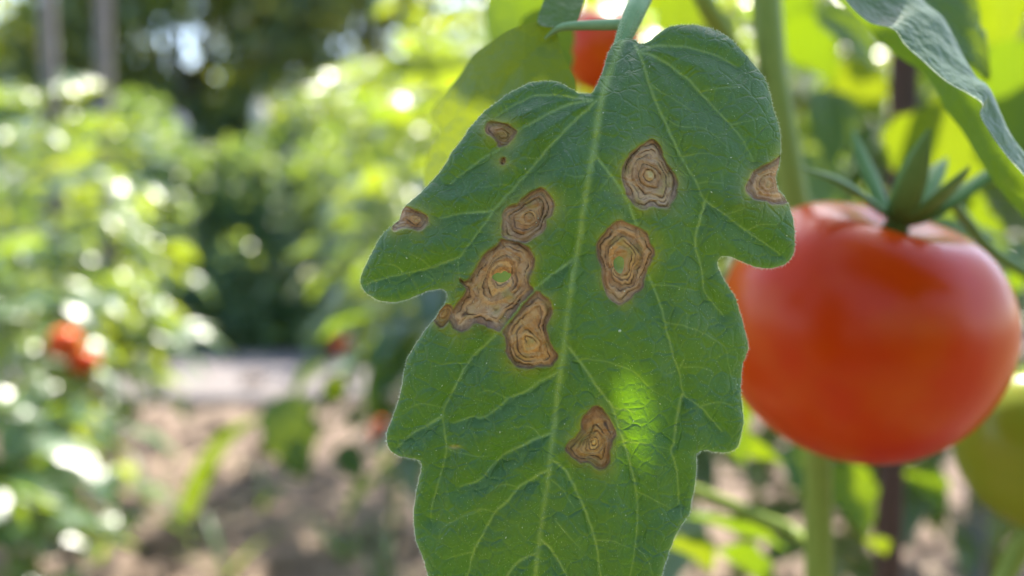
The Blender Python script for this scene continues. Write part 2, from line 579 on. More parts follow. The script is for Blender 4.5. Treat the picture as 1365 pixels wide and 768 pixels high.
def orient(d, n):
    """Rotation with +Y along d and +Z as near n as possible."""
    y = Vector(d).normalized()
    z = Vector(n) - y * Vector(n).dot(y)
    z.normalize()
    x = y.cross(z)
    return Matrix((x, y, z)).transposed().to_4x4()


def garden_plant(label, x, y, height, n, seed, group, spread=1.0, scale=1.0, lean=(0, 0), low=0.12):
    r = np.random.default_rng(seed)
    z0 = float(ground_height(np.array([x]), np.array([y]))[0])
    t = empty('tomato_plant', (x, y, z0))
    tag(t, label, 'tomato plant', group)
    pts = []
    for i in range(8):
        f = i / 7
        pts.append(Vector((lean[0] * f + 0.04 * math.sin(f * 5 + seed), lean[1] * f + 0.04 * math.cos(f * 4 + seed), height * f - 0.02)))
    v, fc = tube(pts, [0.009 * (1 - 0.6 * i / 7) for i in range(8)], 7)
    link('stem', mesh('stem', v, fc, M['stem']), t)
    n = int(n * 1.5)
    scale *= 0.82
    for k in range(n):
        f = low + (1 - low) * (k + r.random()) / n
        i = min(int(f * 7), 6)
        p = pts[i].lerp(pts[i + 1], f * 7 - i)
        az = k * 2.4 + r.uniform(-0.4, 0.4)
        el = r.uniform(-0.35, 0.55) + 0.35 * (f > 0.85)
        d = Vector((math.cos(az) * math.cos(el), math.sin(az) * math.cos(el), math.sin(el)))
        s = scale * r.uniform(0.75, 1.25) * (1 - 0.35 * max(0, f - 0.7) / 0.3)
        m = Matrix.Translation(p) @ orient(d, (r.uniform(-0.3, 0.3), r.uniform(-0.3, 0.3), 1)) @ Matrix.Diagonal((s * spread, s * spread, s, 1))
        link('leaf', LEAF_BG[int(r.integers(len(LEAF_BG)))], t, m)
    return t


# ------------------------------------------------------------------ the near tomato plant
stem_px = [(960, -1500, .27), (985, -800, .26), (1000, -420, .255), (1004, -220, .255), (1021, 0, .25), (1030, 100, .25), (1058, 262, .252), (1080, 450, .258), (1090, 620, .262), (1092, 768, .268), (1096, 1000, .275)]
stem_pts = [at(*p) for p in stem_px]
foot = Vector((stem_pts[-1].x + 0.01, stem_pts[-1].y + 0.02, -0.03))
foot.z = float(ground_height(np.array([foot.x]), np.array([foot.y]))[0])
plant = empty('tomato_plant', foot)
tag(plant, 'tomato plant with blight-spotted leaf hanging in front of a large red tomato', 'tomato plant')
full = [(p.x, p.y, p.z) for p in stem_pts] + [(stem_pts[-1].x + .006, stem_pts[-1].y + .015, .28), (foot.x, foot.y, foot.z - .02)]
sp = catmull([(p[2], p[0], p[1]) for p in full], 0.02)
V, F = tube([(p[1], p[2], p[0]) for p in sp], [0.0047 + 0.0004 * math.sin(i * 1.3) for i in range(len(sp))], 16)
under(link('stem', mesh('stem', V, F, M['stem'])), plant)

# ---- the diseased leaf
OUT = [(848, 54), (850, 57.5), (855.6, 58.5), (863, 56.5), (873, 49), (884, 41), (894, 35.6), (908.8, 33.5), (925, 33.5), (942, 36.7), (958.7, 43), (973, 52), (984, 62.7), (996, 75),
       (1008.8, 91), (1019, 105), (1025, 122), (1030.6, 145), (1037, 166), (1040, 182), (1040, 205), (1038, 219.6), (1035, 230), (1034, 240), (1038, 255), (1044, 260), (1049.6, 271.7), (1056, 290), (1059, 309), (1059, 326),
       (1057, 339), (1049.6, 349), (1039, 355), (1022.5, 357.5), (1008, 356), (995.4, 351), (983, 346), (972.5, 342), (964, 341.5), (959, 344), (956, 351), (958, 359.6), (964, 372),
       (972.5, 384.6), (980, 397), (985, 414), (990, 430), (994, 445), (997, 461.7), (994, 474.6), (990, 485), (988, 501.7), (987.5, 529), (989, 543), (991, 562), (988, 578.7), (984, 593),
       (976.7, 600.6), (964, 603), (949.6, 601.7), (941, 600), (931, 602.7), (928, 609), (928, 630.6), (925.4, 651), (921, 669.7), (919, 684), (912, 694), (904, 706.7), (895.6, 725), (889.4, 741.7), (881, 768),
       (870, 795), (850, 830), (828, 862), (800, 895), (770, 930), (735, 962), (706, 988), (690, 968), (665, 938), (640, 905), (618, 872), (597, 835), (580, 797), (569.5, 763.5), (564.5, 744), (556, 724.5), (552.8, 708), (551.5, 690),
       (553, 673), (556, 652.5), (560.4, 634), (562, 621), (559.4, 614), (552, 611.5), (537.5, 609), (527, 605.6), (520, 599), (516, 590), (516.7, 574), (521, 563), (529, 542), (535.4, 519), (538.5, 498),
       (542.7, 481), (550, 467), (560, 451), (571, 435), (580, 425), (587, 413), (594, 403.8), (596, 392), (594, 387), (586.7, 385), (574, 387), (559.6, 392), (543, 399), (526, 402.3), (511.7, 401.7), (497, 396.5),
       (485.6, 387), (481, 376.7), (482.5, 366), (493, 343), (508.5, 315), (522, 301.7), (532.5, 293), (536, 281), (543, 272), (557.5, 260), (572, 245.6), (591, 224), (603, 203), (618, 184), (628, 168.5), (649, 146),
       (661, 138), (675, 127), (688, 120), (700, 113.5), (713, 109.5), (729.6, 108.5), (744, 110.5), (754.6, 115), (765, 121), (773, 125), (784, 125), (790, 124), (794, 118), (800, 104), (806, 88), (811, 70), (820, 58), (834, 52)]
MIDRIB = [(830, 52), (818, 82), (808, 112), (801, 137), (794, 190), (786, 232), (780, 265), (772.5, 320), (765, 362), (757, 410), (752, 460), (745, 510), (738, 570), (730, 640), (723, 690), (717, 735), (713, 775), (708, 860), (705, 975)]
V2 = [  # secondary veins
    [(790, 133), (773, 136), (757, 139.6), (723, 156), (707, 165), (693, 173), (664, 199), (649, 208), (624, 226), (599, 245)],
    [(786, 133), (765, 130), (734, 127), (713, 128), (682, 142), (660, 156)],
    [(796, 134), (767, 160), (740, 188), (718, 213), (687, 249), (664, 274), (645, 299.6), (620, 333), (614, 341), (603, 346.5), (574, 357), (539, 365), (501, 373.5), (489, 379)],
    [(657, 281), (640, 283), (616, 285), (585, 291)],
    [(766, 345), (745, 360), (727, 372.5), (714, 384), (693, 407), (668, 439), (654, 452), (623, 485), (606, 516.7), (592, 544), (590, 555), (592, 571), (595, 596), (589.6, 625), (582, 652), (576, 675), (574, 690)],
    [(590, 554), (571, 566), (546, 580.6), (529, 597)],
    [(748, 494), (735, 501), (720, 508), (704, 520), (677, 532), (658, 549), (640, 557), (631, 555.6), (604, 564)],
    [(736, 577), (720, 582.7), (691.7, 596), (673, 604.6), (658, 619), (644, 636), (629, 644), (612, 649)],
    [(731, 626), (720, 631.7), (691.7, 650), (675, 669), (660, 683), (645, 710.6), (631, 735.7), (624, 766), (612, 800), (605, 835)],
    [(716, 737), (692.6, 748), (678.7, 763.5), (665, 800), (655, 850)],
    [(846, 62), (852.5, 72), (865, 109.6), (873, 132.5), (881.7, 153), (894, 180), (908, 209), (928.7, 244.6), (940, 267.5), (968, 287), (995, 308), (1018, 323.7), (1039, 338)],
    [(940, 267.5), (931, 298.7), (926, 323.7), (932, 347), (937, 370), (938, 386.7), (949.6, 403), (964, 420)],
    [(850, 70), (871, 75), (892, 87.7), (919, 107.5), (936, 126), (956.7, 149), (973, 166), (985, 180), (997.5, 201), (1004, 215)],
    [(850, 69), (861, 65), (877.5, 60.6), (908.8, 62.7), (931.7, 67), (956.7, 75), (981.7, 89)],
    [(793, 206), (809.7, 228), (820.6, 242), (830, 257.5), (838.6, 271.6), (841.7, 283), (847.7, 300), (849.4, 319), (854.5, 341), (861, 361), (870, 380), (883, 416), (887, 434.6), (895, 465), (899.6, 480), (907, 501.7), (911, 524.6), (933, 542), (947.5, 558), (962, 574.6)],
    [(910, 525), (906, 537), (901.7, 562), (898.5, 589), (894, 599.6), (897.6, 612), (901.7, 630.6), (905, 671.7)],
    [(752, 458), (762, 468), (778, 488.5), (796, 515), (816.5, 543.7), (824, 569), (832, 591), (838.4, 615), (848, 651), (850, 682), (847, 729), (840, 765), (832, 800)],
    [(734, 612), (745, 620), (755.7, 631), (777.7, 674.7), (794, 722), (800, 768), (806, 830)],
    [(720, 718), (730, 728), (740, 741), (755, 768), (770, 810)]]
V3 = [  # finer branches
    [(623, 485), (604, 484), (575, 488.5)], [(592, 543), (560, 538.5), (537, 548)], [(677, 532), (665, 526), (651, 521), (636, 526)], [(660, 683), (645, 679), (630, 681), (612, 690), (600, 697)],
    [(631, 735.7), (612, 739), (595, 746)], [(642, 680), (612, 691), (590, 704), (585, 720)], [(936, 122), (965, 117), (990, 115)], [(870, 380), (891, 380), (912, 384.6), (933, 389)],
    [(887, 430), (908, 433.5), (931, 441), (949.6, 451), (967, 464), (971, 485), (978, 510)], [(770, 478), (795, 480), (814, 484), (844, 495), (864, 515.5), (878.5, 524.6), (898.5, 536)], [(816.5, 543.7), (830, 546), (845, 549.6)],
    [(832, 588), (856.6, 591), (880, 596), (894, 600)], [(848, 655), (871, 665.6), (898, 680)], [(794, 720), (818, 722), (840, 731)], [(847, 729), (862, 744), (870, 765)], [(740, 694), (756.6, 713), (773, 731)],
    [(610, 350), (612, 372), (604, 385)], [(595, 596), (610, 603), (640, 609), (658, 607)], [(968, 287), (985, 280), (1000, 274)], [(995, 308), (1012, 300), (1035, 300)], [(933, 542), (950, 537), (968, 538), (984, 548)],
    [(911, 490), (930, 489), (948, 494)], [(908, 209), (930, 205), (950, 206)], [(928.7, 244.6), (945, 243), (965, 244)], [(973, 166), (990, 163), (1010, 158)], [(865, 109), (880, 122), (900, 133), (925, 150)], [(881.7, 153), (905, 168), (940, 172), (970, 196)],
    [(786, 232), (770, 236), (752, 232)], [(780, 262), (765, 275), (752, 292)], [(718, 213), (700, 210), (680, 216)], [(687, 249), (668, 246), (640, 250)], [(814, 234), (806, 246), (796, 256)], [(809, 228), (815, 214), (828, 207)],
    [(574, 357), (560, 345), (545, 338)], [(539, 365), (528, 355), (512, 352)], [(692, 650), (678, 646), (660, 650), (648, 662)], [(735, 640), (752, 655), (765, 678)], [(720, 582), (712, 572), (700, 568), (680, 572)], [(911, 480), (905, 492), (888, 500)]]
LES = {  # boundary, centre, tone, ring positions
    'A': ([(670, 317), (664, 326), (647.5, 337), (637, 351.7), (629, 366), (621, 376), (615, 371), (615, 377), (621, 386), (618, 395), (608, 408), (600, 420), (602, 435), (612, 441), (624.6, 438), (633, 431), (649.6, 435), (667, 441), (680, 424), (693, 407), (712, 385), (706, 378), (708, 364), (715, 348.5), (708, 335), (703, 330), (690, 322)],
          (668, 369), 0.35, (.24, .33, .44, .56, .66, .80, .90)),
    'B': ([(719.4, 250.4), (728.5, 254), (736, 265), (740, 276), (736, 289.5), (730, 295), (726, 307.7), (713, 318), (700, 324), (687, 322), (673, 317), (667, 310), (668.6, 297), (670, 284), (679, 273), (689.5, 271), (698.6, 263.4), (710, 254)],
          (704, 290), 0.25, (.22, .33, .50, .66, .84)),
    'C': ([(713, 388.6), (724.6, 392), (733, 399), (736.5, 417), (732, 429), (729.7, 443), (735, 461.4), (743, 471.5), (741.5, 480), (735, 487), (721, 488.5), (707.7, 492), (694, 491), (682, 483), (674.7, 470), (674, 458), (672, 449.5), (670, 443), (681, 428.5), (697, 408)],
          (709, 458), 0.75, (.25, .40, .58, .72, .86)),
    'D': ([(866, 187), (873.7, 189.5), (881.6, 199.7), (886, 212), (895.6, 224.7), (902, 240), (902, 260.6), (895.6, 273), (887.8, 278), (873.7, 276), (861, 278.6), (848.7, 274.7), (838, 263.7), (831.6, 248), (830, 232.5), (831.6, 217), (841, 202.8), (852, 195)],
          (868, 232.5), 0.12, (.22, .40, .50, .62, .74, .88)),
    'E': ([(825.7, 294.4), (836, 296), (847.7, 300), (856, 305), (864.6, 315.5), (869, 327), (871.4, 342.6), (863, 358), (859.5, 368), (856, 385), (844, 395), (834, 404), (822, 404), (814, 400), (807, 388), (803.7, 378), (802, 358), (796, 334), (798.6, 322), (808.8, 307), (817, 298.6)],
          (826, 350), 0.5, (.40, .50, .60, .72, .85)),
    'F': ([(794.7, 542), (803.8, 546.5), (811, 556.5), (816.5, 567), (821, 578), (818, 589), (814.7, 604), (813.8, 620), (807.4, 625.7), (796.5, 625), (785.6, 618.5), (772.8, 618.5), (762, 609), (754.6, 600), (756.4, 589), (767, 582), (774.6, 571), (776.4, 560), (783.7, 549)],
          (791, 591), 0.95, (.18, .30, .40, .50, .62, .78)),
    'G': ([(647.6, 167), (653.4, 163), (665, 163), (677, 166), (687.4, 174), (687.4, 182), (679, 193), (670, 196), (664, 193), (655.8, 183), (647.6, 176)], (668.7, 178.6), 0.4, (.45, .8)),
    'H': ([(668, 210), (672, 210), (673.5, 214), (671, 219), (667, 219), (666.5, 214)], (670, 214.5), 0.3, (.6,)),
    'I': ([(528, 272), (541, 277), (553, 281), (568, 287), (572, 295), (568, 304), (553, 306), (537, 305), (522, 306)], (556, 294), 0.12, (.5, .8)),
    'J': ([(1050, 208), (1029, 217), (1017, 222), (1006, 228), (997, 239), (995, 250), (998, 260), (1007, 266), (1020, 269), (1031.7, 274), (1046, 271.7), (1056, 262)], (1024, 246), 0.35, (.5, .75)),
    'K': ([(583, 433), (577, 425), (586, 410), (596, 405), (605, 408), (605, 418), (597, 432), (590, 436)], (593, 420), 0.9, (.5,)),
}
HOLES = [[(656, 369), (660, 365), (664, 363.5), (668, 364.5), (672.5, 361), (678, 364), (682, 365.5), (679, 371), (676.7, 373.5), (668, 376.7), (659, 373.5)],
         [(818, 348), (821, 344), (825, 341.5), (831, 345), (831.5, 356), (828, 364.6), (823, 363), (818.5, 356)]]

STEP = 1.35
X, Y = np.meshgrid(np.arange(476, 1066, STEP), np.arange(28, 994, STEP))
NY, NX = X.shape
X, Y = X.ravel(), Y.ravel()
outl = catmull(OUT, 2.6, True)
jit = (vnoise(outl[:, 0] * 3, outl[:, 1] * 3, 7.0, 5) - 0.5) * 1.6
outl += np.stack([jit, np.roll(jit, 7)], 1)
sd, bx, by = poly_dist(X, Y, outl, True)
for h in HOLES:
    hp = catmull(h, 1.5, True)
    m = (np.abs(X - hp[:, 0].mean()) < 30) & (np.abs(Y - hp[:, 1].mean()) < 30)
    d, hx_, hy_ = poly_dist(X[m], Y[m], hp, True)
    use = -d > sd[m]
    idx = np.where(m)[0][use]
    sd[idx], bx[idx], by[idx] = -d[use], hx_[use], hy_[use]
snap = np.abs(sd) < 0.72 * STEP
X = np.where(snap, bx, X); Y = np.where(snap, by, Y)
sd = np.where(snap, 0, sd)
ok = (sd <= 0).reshape(NY, NX)
quad_ok = ok[:-1, :-1] & ok[1:, :-1] & ok[:-1, 1:] & ok[1:, 1:]
qi, qj = np.where(quad_ok)
a = qi * NX + qj
quads = np.stack([a, a + NX, a + NX + 1, a + 1], 1)

# veins
vein = np.zeros_like(X); dvein = np.full(X.shape, 45.0); depthless = np.zeros_like(X)


def add_vein(pts, w0, w1, strength, counts, ridge):
    P = catmull(pts, 3.0)
    P = P + np.stack([(vnoise(P[:, 0], P[:, 1], 9, 21) - .5) * 1.6, (vnoise(P[:, 1], P[:, 0], 9, 22) - .5) * 1.6], 1)
    lo, hi = P.min(0) - 46, P.max(0) + 46
    m = np.where((X > lo[0]) & (X < hi[0]) & (Y > lo[1]) & (Y < hi[1]) & (sd <= 1))[0]
    if not len(m): return None
    best = np.full(len(m), 1e9); wid = np.zeros(len(m))
    x, y = X[m], Y[m]
    n = len(P)
    for i in range(n - 1):
        d0 = P[i + 1] - P[i]
        t_ = np.clip(((x - P[i, 0]) * d0[0] + (y - P[i, 1]) * d0[1]) / (d0 @ d0 + 1e-9), 0, 1)
        d = np.hypot(x - P[i, 0] - t_ * d0[0], y - P[i, 1] - t_ * d0[1])
        b = d < best
        best[b] = d[b]; wid[b] = w0 + (w1 - w0) * (i + t_[b]) / n
    fade = strength * (0.55 + 0.45 * np.clip((wid - w1) / (w0 - w1 + 1e-6), 0, 1))
    var = 0.75 + 0.5 * vnoise(x, y, 11, 77)
    vein[m] = np.maximum(vein[m], np.clip(np.exp(-(best / wid) ** 2) * fade * var, 0, 1))
    depthless[m] += ridge * np.exp(-(best / (wid * 1.2)) ** 2)
    if counts: dvein[m] = np.minimum(dvein[m], best * counts)
    return m, best, wid


mr = add_vein(MIDRIB, 5.2, 2.6, 0.8, 1.0, 0.00022)
for v_ in V2: add_vein(v_, 2.1, 1.15, 0.72, 1.0, 0.00006)
for v_ in V3: add_vein(v_, 1.25, 0.8, 0.42, 0, -0.00003)
mid_d = np.full(X.shape, 99.0); mid_d[mr[0]] = mr[1] / mr[2]

# lesions
wx = X + (fbm(X, Y, 14, 31, 3) - 0.5) * 7; wy = Y + (fbm(X, Y, 14, 57, 3) - 0.5) * 7
les = np.zeros_like(X); ring = np.zeros_like(X); rim = np.zeros_like(X); halo = np.zeros_like(X); lu = np.zeros_like(X); tone = np.zeros_like(X)
owner = np.full(X.shape, -1)
zone = np.full(X.shape, 0.5)
lsd_best = np.full(X.shape, 1e9)
for li, (key, (poly, cen, tn, rings)) in enumerate(LES.items()):
    P = catmull(poly, 2.0, True)
    lo, hi = P.min(0) - 40, P.max(0) + 40
    m = np.where((X > lo[0]) & (X < hi[0]) & (Y > lo[1]) & (Y < hi[1]) & (sd <= 1))[0]
    x, y = wx[m], wy[m]
    d, _, _ = poly_dist(x, y, P, True)
    rad = np.hypot(x - cen[0], y - cen[1])
    u = np.where(d < 0, rad / (rad - d + 1e-6), 1 + d / 30)
    uw = u + (fbm(X[m], Y[m], 18, 71 + li, 3) - 0.5) * 0.22
    rg = np.zeros_like(u)
    size = (-d).max()
    for q, rk in enumerate(rings):
        amp = np.clip(vnoise(X[m], Y[m], 15, 200 + li * 9 + q) * 3.0 - 1.0, 0.08, 1)
        rg = np.maximum(rg, np.exp(-((uw - rk) / (0.58 / max(size, 6))) ** 2) * amp)
    fine = (0.5 + 0.5 * np.sin(uw * size * 1.9)) ** 3 * 0.16 * vnoise(X[m], Y[m], 9, 400 + li)
    inn = np.clip(0.5 - d / 3.0, 0, 1)
    les[m] = np.maximum(les[m], inn)
    new = d < lsd_best[m]
    k = m[new]
    lsd_best[k] = d[new]
    lu[k] = np.clip(uw[new], 0, 1); tone[k] = np.clip(tn + (fbm(X[k], Y[k], 20, 90 + li) - .5) * .5, 0, 1)
    ring[k] = np.clip(rg + fine, 0, 1)[new]
    zv = np.random.default_rng(1300 + li).random(len(rings) + 1)
    zone[k] = zv[(uw[new][:, None] > np.array(rings)[None]).sum(1)]
    rim[k] = (np.exp(-((d + 1.0) / 1.3) ** 2) * np.clip(vnoise(X[m], Y[m], 12, 500 + li) * 1.5, 0.3, 1) + 0.40 * np.exp(-((d + 4.0) / 4.5) ** 2) * np.clip(vnoise(X[m], Y[m], 16, 520 + li) * 2 - .4, 0, 1))[new]
    owner[k[d[new] < 0]] = li
    halo[m] = np.maximum(halo[m], np.exp(-np.maximum(d, 0) / (3.5 + 8 * fbm(X[m], Y[m], 30, 600 + li, 2))) * np.clip(fbm(X[m], Y[m], 22, 650 + li, 2) * 1.8 - .1, 0.35, 1))
ring = np.clip(ring, 0, 1); rim = np.clip(rim, 0, 1)
# main veins run on through the dead tissue as brown lines
ring = np.maximum(ring, np.where(les > 0.5, vein * 0.55, 0))
vein *= (1 - 0.85 * les)
# small brown scar left of the midrib
sc_ = np.exp(-(((X - 606) / 9) ** 2 + ((Y - 596) / 3.5) ** 2)); halo = np.maximum(halo, sc_ * 0.9); les = np.maximum(les, np.clip(sc_ - .35, 0, .55))
edge = np.exp(-np.maximum(-sd, 0) / 1.6)

# depth of the blade from the camera
midx = np.interp(Y, [p[1] for p in MIDRIB], [p[0] for p in MIDRIB])
side = (X - midx) / 260.0
dep = np.full(X.shape, 0.1200)
dep += 0.0110 * np.clip((300 - Y) / 300, 0, 1.2) ** 1.5
dep += 0.0030 * np.clip((Y - 560) / 430, 0, 1) ** 2
dep += 0.0035 * side ** 2 - 0.0011 * np.abs(side)
puff = 1 - np.exp(-(dvein / 15.0) ** 1.4)
dep -= 0.00135 * puff * (1 - 0.5 * les)
dep -= 0.0030 * (fbm(X, Y, 110, 801, 2) - 0.5) + 0.0010 * (fbm(X, Y, 34, 811, 2) - 0.5) + 0.00012 * (fbm(X, Y, 8, 821, 2) - 0.5)
dep += 0.0007 * np.exp(-np.maximum(-sd, 0) / 6.0)
dep += les * (0.00025 + 0.00022 * ring - 0.00013 * np.sin(lu * 26)) - 0.00006 * les * (fbm(X, Y, 5, 841, 2) - .5)
dep -= 0.00016 * np.exp(-(lsd_best / 2.5) ** 2)
dep -= depthless
LEAFP = at_np(X, Y, dep)

# vertex normals over the whole sheet, kept when the sheet is divided into its parts
used = np.unique(quads)
remap = np.full(len(X), -1); remap[used] = np.arange(len(used))
full_me = mesh('leaf', LEAFP[used], remap[quads])
VN = np.zeros((len(X), 3)); tmp = np.zeros(len(used) * 3)
full_me.vertex_normals.foreach_get('vector', tmp)
VN[used] = tmp.reshape(-1, 3)
bpy.data.meshes.remove(full_me)
ATTR = dict(vein=vein, les=les, ring=ring, rim=rim, halo=halo, lu=lu, tone=tone, edge=edge, zone=zone)


def leaf_part(name, qsel, parent):
    q = quads[qsel]
    u_ = np.unique(q)
    rm = np.full(len(X), -1); rm[u_] = np.arange(len(u_))
    me = mesh(name, LEAFP[u_], rm[q], M['diseased_leaf'])
    for k, arr in ATTR.items():
        at_ = me.attributes.new(k, 'FLOAT', 'POINT')
        at_.data.foreach_set('value', arr[u_].astype(np.float32))
    me.normals_split_custom_set_from_vertices([tuple(n) for n in VN[u_]])
    o = link(name, me)
    under(o, parent)
    return o


q_owner = np.array(owner)[quads]
q_les = np.where((q_owner == q_owner[:, :1]).all(1), q_owner[:, 0], -1)
q_mid = (mid_d[quads].mean(1) < 1.0) & (q_les < 0)
main_leaf = leaf_part('leaf', (q_les < 0) & ~q_mid, plant)
main_leaf['label'] = 'lobed green leaf with brown ringed blight lesions and two holes'


def sub(o):
    """Re-parents a world-space object under the main leaf."""
    o.parent = main_leaf
    o.matrix_parent_inverse = Matrix.Identity(4)
    return o


sub(leaf_part('midrib', q_mid, plant))
LNAMES = {'A': 'largest brown lesion with ragged hole at its centre', 'B': 'oval grey-tan lesion with squarish centre', 'C': 'ochre lesion with dark purple rim against the midrib',
          'D': 'grey-tan target-ringed lesion with pale round centre', 'E': 'brown oval lesion with almond shaped hole', 'F': 'orange-brown three-cornered lesion with pale bullseye', 'G': 'small pale brown lesion on the upper lobe',
          'H': 'tiny brown fleck', 'I': 'grey dried spot on the lobe margin', 'J': 'dried brown notch eaten into the leaf margin', 'K': 'small orange-brown spot beside the lobe notch'}
for li, key in enumerate(LES):
    if (q_les == li).any():
        sub(leaf_part('lesion', q_les == li, plant))['label'] = LNAMES[key]

# petiole of the diseased leaf, up to the stem
def px_tube(name, pts, mat, sides=14, groove=0.0, step=7.0, parent=None):
    """pts: (px, py, depth, diameter in px)."""
    P = catmull(pts, step)
    V, F = tube([at(p[0], p[1], p[2]) for p in P], [max(p[3], 0.5) * p[2] / FPX * 0.5 for p in P], sides, True, groove)
    o = link(name, mesh(name, V, F, mat))
    return under(o, parent) if parent else o, P


pet, petP = px_tube('petiole', [(1006, -260, .252, 16), (960, -190, .20, 20), (900, -90, .15, 25), (854, 0, .1355, 28), (841, 28, .1325, 27), (828, 58, .1312, 20), (816, 88, .1300, 13), (807, 116, .1285, 8), (802, 136, .1273, 4)],
                        M['petiole'], 20, 0.16, 5.0, plant)
sub(pet)

# hairs on margin, petiole, veins and blade
HV, HF = [], []


def hair(p, d, L, wdt):
    p, d = np.asarray(p, float), np.asarray(d, float)
    d = d / np.linalg.norm(d)
    view = np.array(CAMPOS) - p; view /= np.linalg.norm(view)
    s = np.cross(d, view); s /= (np.linalg.norm(s) + 1e-9)
    o = len(HV)
    HV.extend([p - s * wdt, p + s * wdt, p + view * wdt * 1.5, p + d * L + np.array([0, 0, -L * 0.15])])
    HF.extend([(o, o + 1, o + 3), (o + 1, o + 2, o + 3), (o + 2, o, o + 3)])


mmx = 0.1205 / FPX                       # metres per photograph pixel at the leaf
CX, CY, CZ = CR[:, 0], CR[:, 1], CR[:, 2]     # camera right, up, towards the viewer
from mathutils import kdtree
bsel = used[(np.abs(sd[used]) < 0.01)]
kd = kdtree.KDTree(len(bsel))
for i, b_ in enumerate(bsel): kd.insert((X[b_], Y[b_], 0), i)
kd.balance()
for i in range(len(outl)):
    p0, p1 = outl[i], outl[(i + 1) % len(outl)]
    if p0[1] > 800: continue
    nrm = np.array([p1[1] - p0[1], -(p1[0] - p0[0])]); nrm /= np.linalg.norm(nrm) + 1e-9
    for k in range(4):
        f = rng.random(); q = p0 + (p1 - p0) * f
        _, ix, _ = kd.find((q[0], q[1], 0))
        base_p = LEAFP[bsel[ix]] + CX * (q[0] - X[bsel[ix]]) * mmx - CY * (q[1] - Y[bsel[ix]]) * mmx
        ang = rng.normal(0, 0.5)
        dx, dy = nrm[0] * math.cos(ang) - nrm[1] * math.sin(ang), nrm[0] * math.sin(ang) + nrm[1] * math.cos(ang)
        hair(base_p, CX * dx - CY * dy + CZ * rng.uniform(-0.4, 0.6), rng.uniform(1.2, 4.6) * mmx, 0.26 * mmx)
inside = used[(sd[used] < -3) & (Y[used] < 790)]
wgt = np.where(vein[inside] > 0.35, 5.0, 1.0) * (1 - 0.8 * les[inside])
for b_ in rng.choice(inside, 4200, p=wgt / wgt.sum()):
    n = VN[b_] * (1 if VN[b_] @ CZ > 0 else -1)
    d = n + CX * rng.normal(0, 0.7) + CY * rng.normal(-0.3, 0.7)
    hair(LEAFP[b_], d, rng.uniform(0.8, 3.0) * mmx, 0.15 * mmx)
for i in range(0, len(petP) - 1):
    p = petP[i]
    if p[1] < -30: continue
    for k in range(60):
        sgn = 1 if rng.random() < 0.5 else -1
        tang = petP[i + 1] - petP[i]
        nr = np.array([tang[1], -tang[0]]); nr /= np.linalg.norm(nr)
        uu = rng.uniform(0.2, 1.0) * sgn
        f = rng.random(); c = p + tang * f
        pp = np.array(at(c[0] + nr[0] * uu * p[3] * .5, c[1] + nr[1] * uu * p[3] * .5, c[2])) + CZ * math.sqrt(1 - uu * uu) * p[3] * .5 * mmx
        hair(pp, CX * nr[0] * uu - CY * nr[1] * uu + CZ * math.sqrt(1 - uu * uu) * 1.0 + CY * rng.normal(0, .4), rng.uniform(1.5, 4.8) * mmx, 0.22 * mmx)
hairs = tag(link('hairs', mesh('hairs', HV, HF, M['hair'], False)), 'fine pale hairs on margin, veins and stalk', kind='stuff')
sub(hairs)
# pale grains lying on the blade
GV, GF = [], []
for k in range(70):
    b_ = rng.choice(inside)
    n = VN[b_] * (1 if VN[b_] @ CZ > 0 else -1)
    s = rng.uniform(0.45, 1.0) * mmx * (2.2 if k == 0 else 1)
    el = rng.uniform(0.6, 2.0)
    o = len(GV)
    GV.extend(list((ico * np.array([s * el, s / el, s])) @ np.array(orient(Vector((rng.normal(), rng.normal(), rng.normal())), Vector(n)).to_3x3()).T + LEAFP[b_] + n * s * 0.6))
    GF += [(a_ + o, c_ + o, d_ + o) for a_, c_, d_ in icof]
sub(tag(link('dust_grains', mesh('dust_grains', GV, GF, M['hair'])), 'pale grains of dust on the blade', kind='stuff'))

# ---- neighbouring leaflets of the same leaf, traced outline on a curved sheet
def sheet_leaf(name, outline, depth_fn, mid, mat, step=3.0, parent=None, amp=0.0008):
    O = catmull(outline, step * 1.5, True)
    x, y = np.meshgrid(np.arange(O[:, 0].min() - step, O[:, 0].max() + step * 2, step), np.arange(O[:, 1].min() - step, O[:, 1].max() + step * 2, step))
    ny_, nx_ = x.shape
    x, y = x.ravel(), y.ravel()
    s, qx, qy = poly_dist(x, y, O, True)
    sn = np.abs(s) < 0.75 * step
    x = np.where(sn, qx, x); y = np.where(sn, qy, y); s = np.where(sn, 0, s)
    k_ = (s <= 0).reshape(ny_, nx_)
    i_, j_ = np.where(k_[:-1, :-1] & k_[1:, :-1] & k_[:-1, 1:] & k_[1:, 1:])
    a_ = i_ * nx_ + j_
    q = np.stack([a_, a_ + nx_, a_ + nx_ + 1, a_ + 1], 1)
    d = depth_fn(x, y)
    dm, _, _ = poly_dist(x, y, catmull(mid, 6), False)
    d = d - amp * (1 - np.exp(-dm / 14)) - amp * 1.3 * (fbm(x, y, 34, 33, 2) - .5)
    u_ = np.unique(q); rm = np.full(len(x), -1); rm[u_] = np.arange(len(u_))
    o = link(name, mesh(name, at_np(x, y, d)[u_], rm[q], mat))
    return under(o, parent) if parent else o


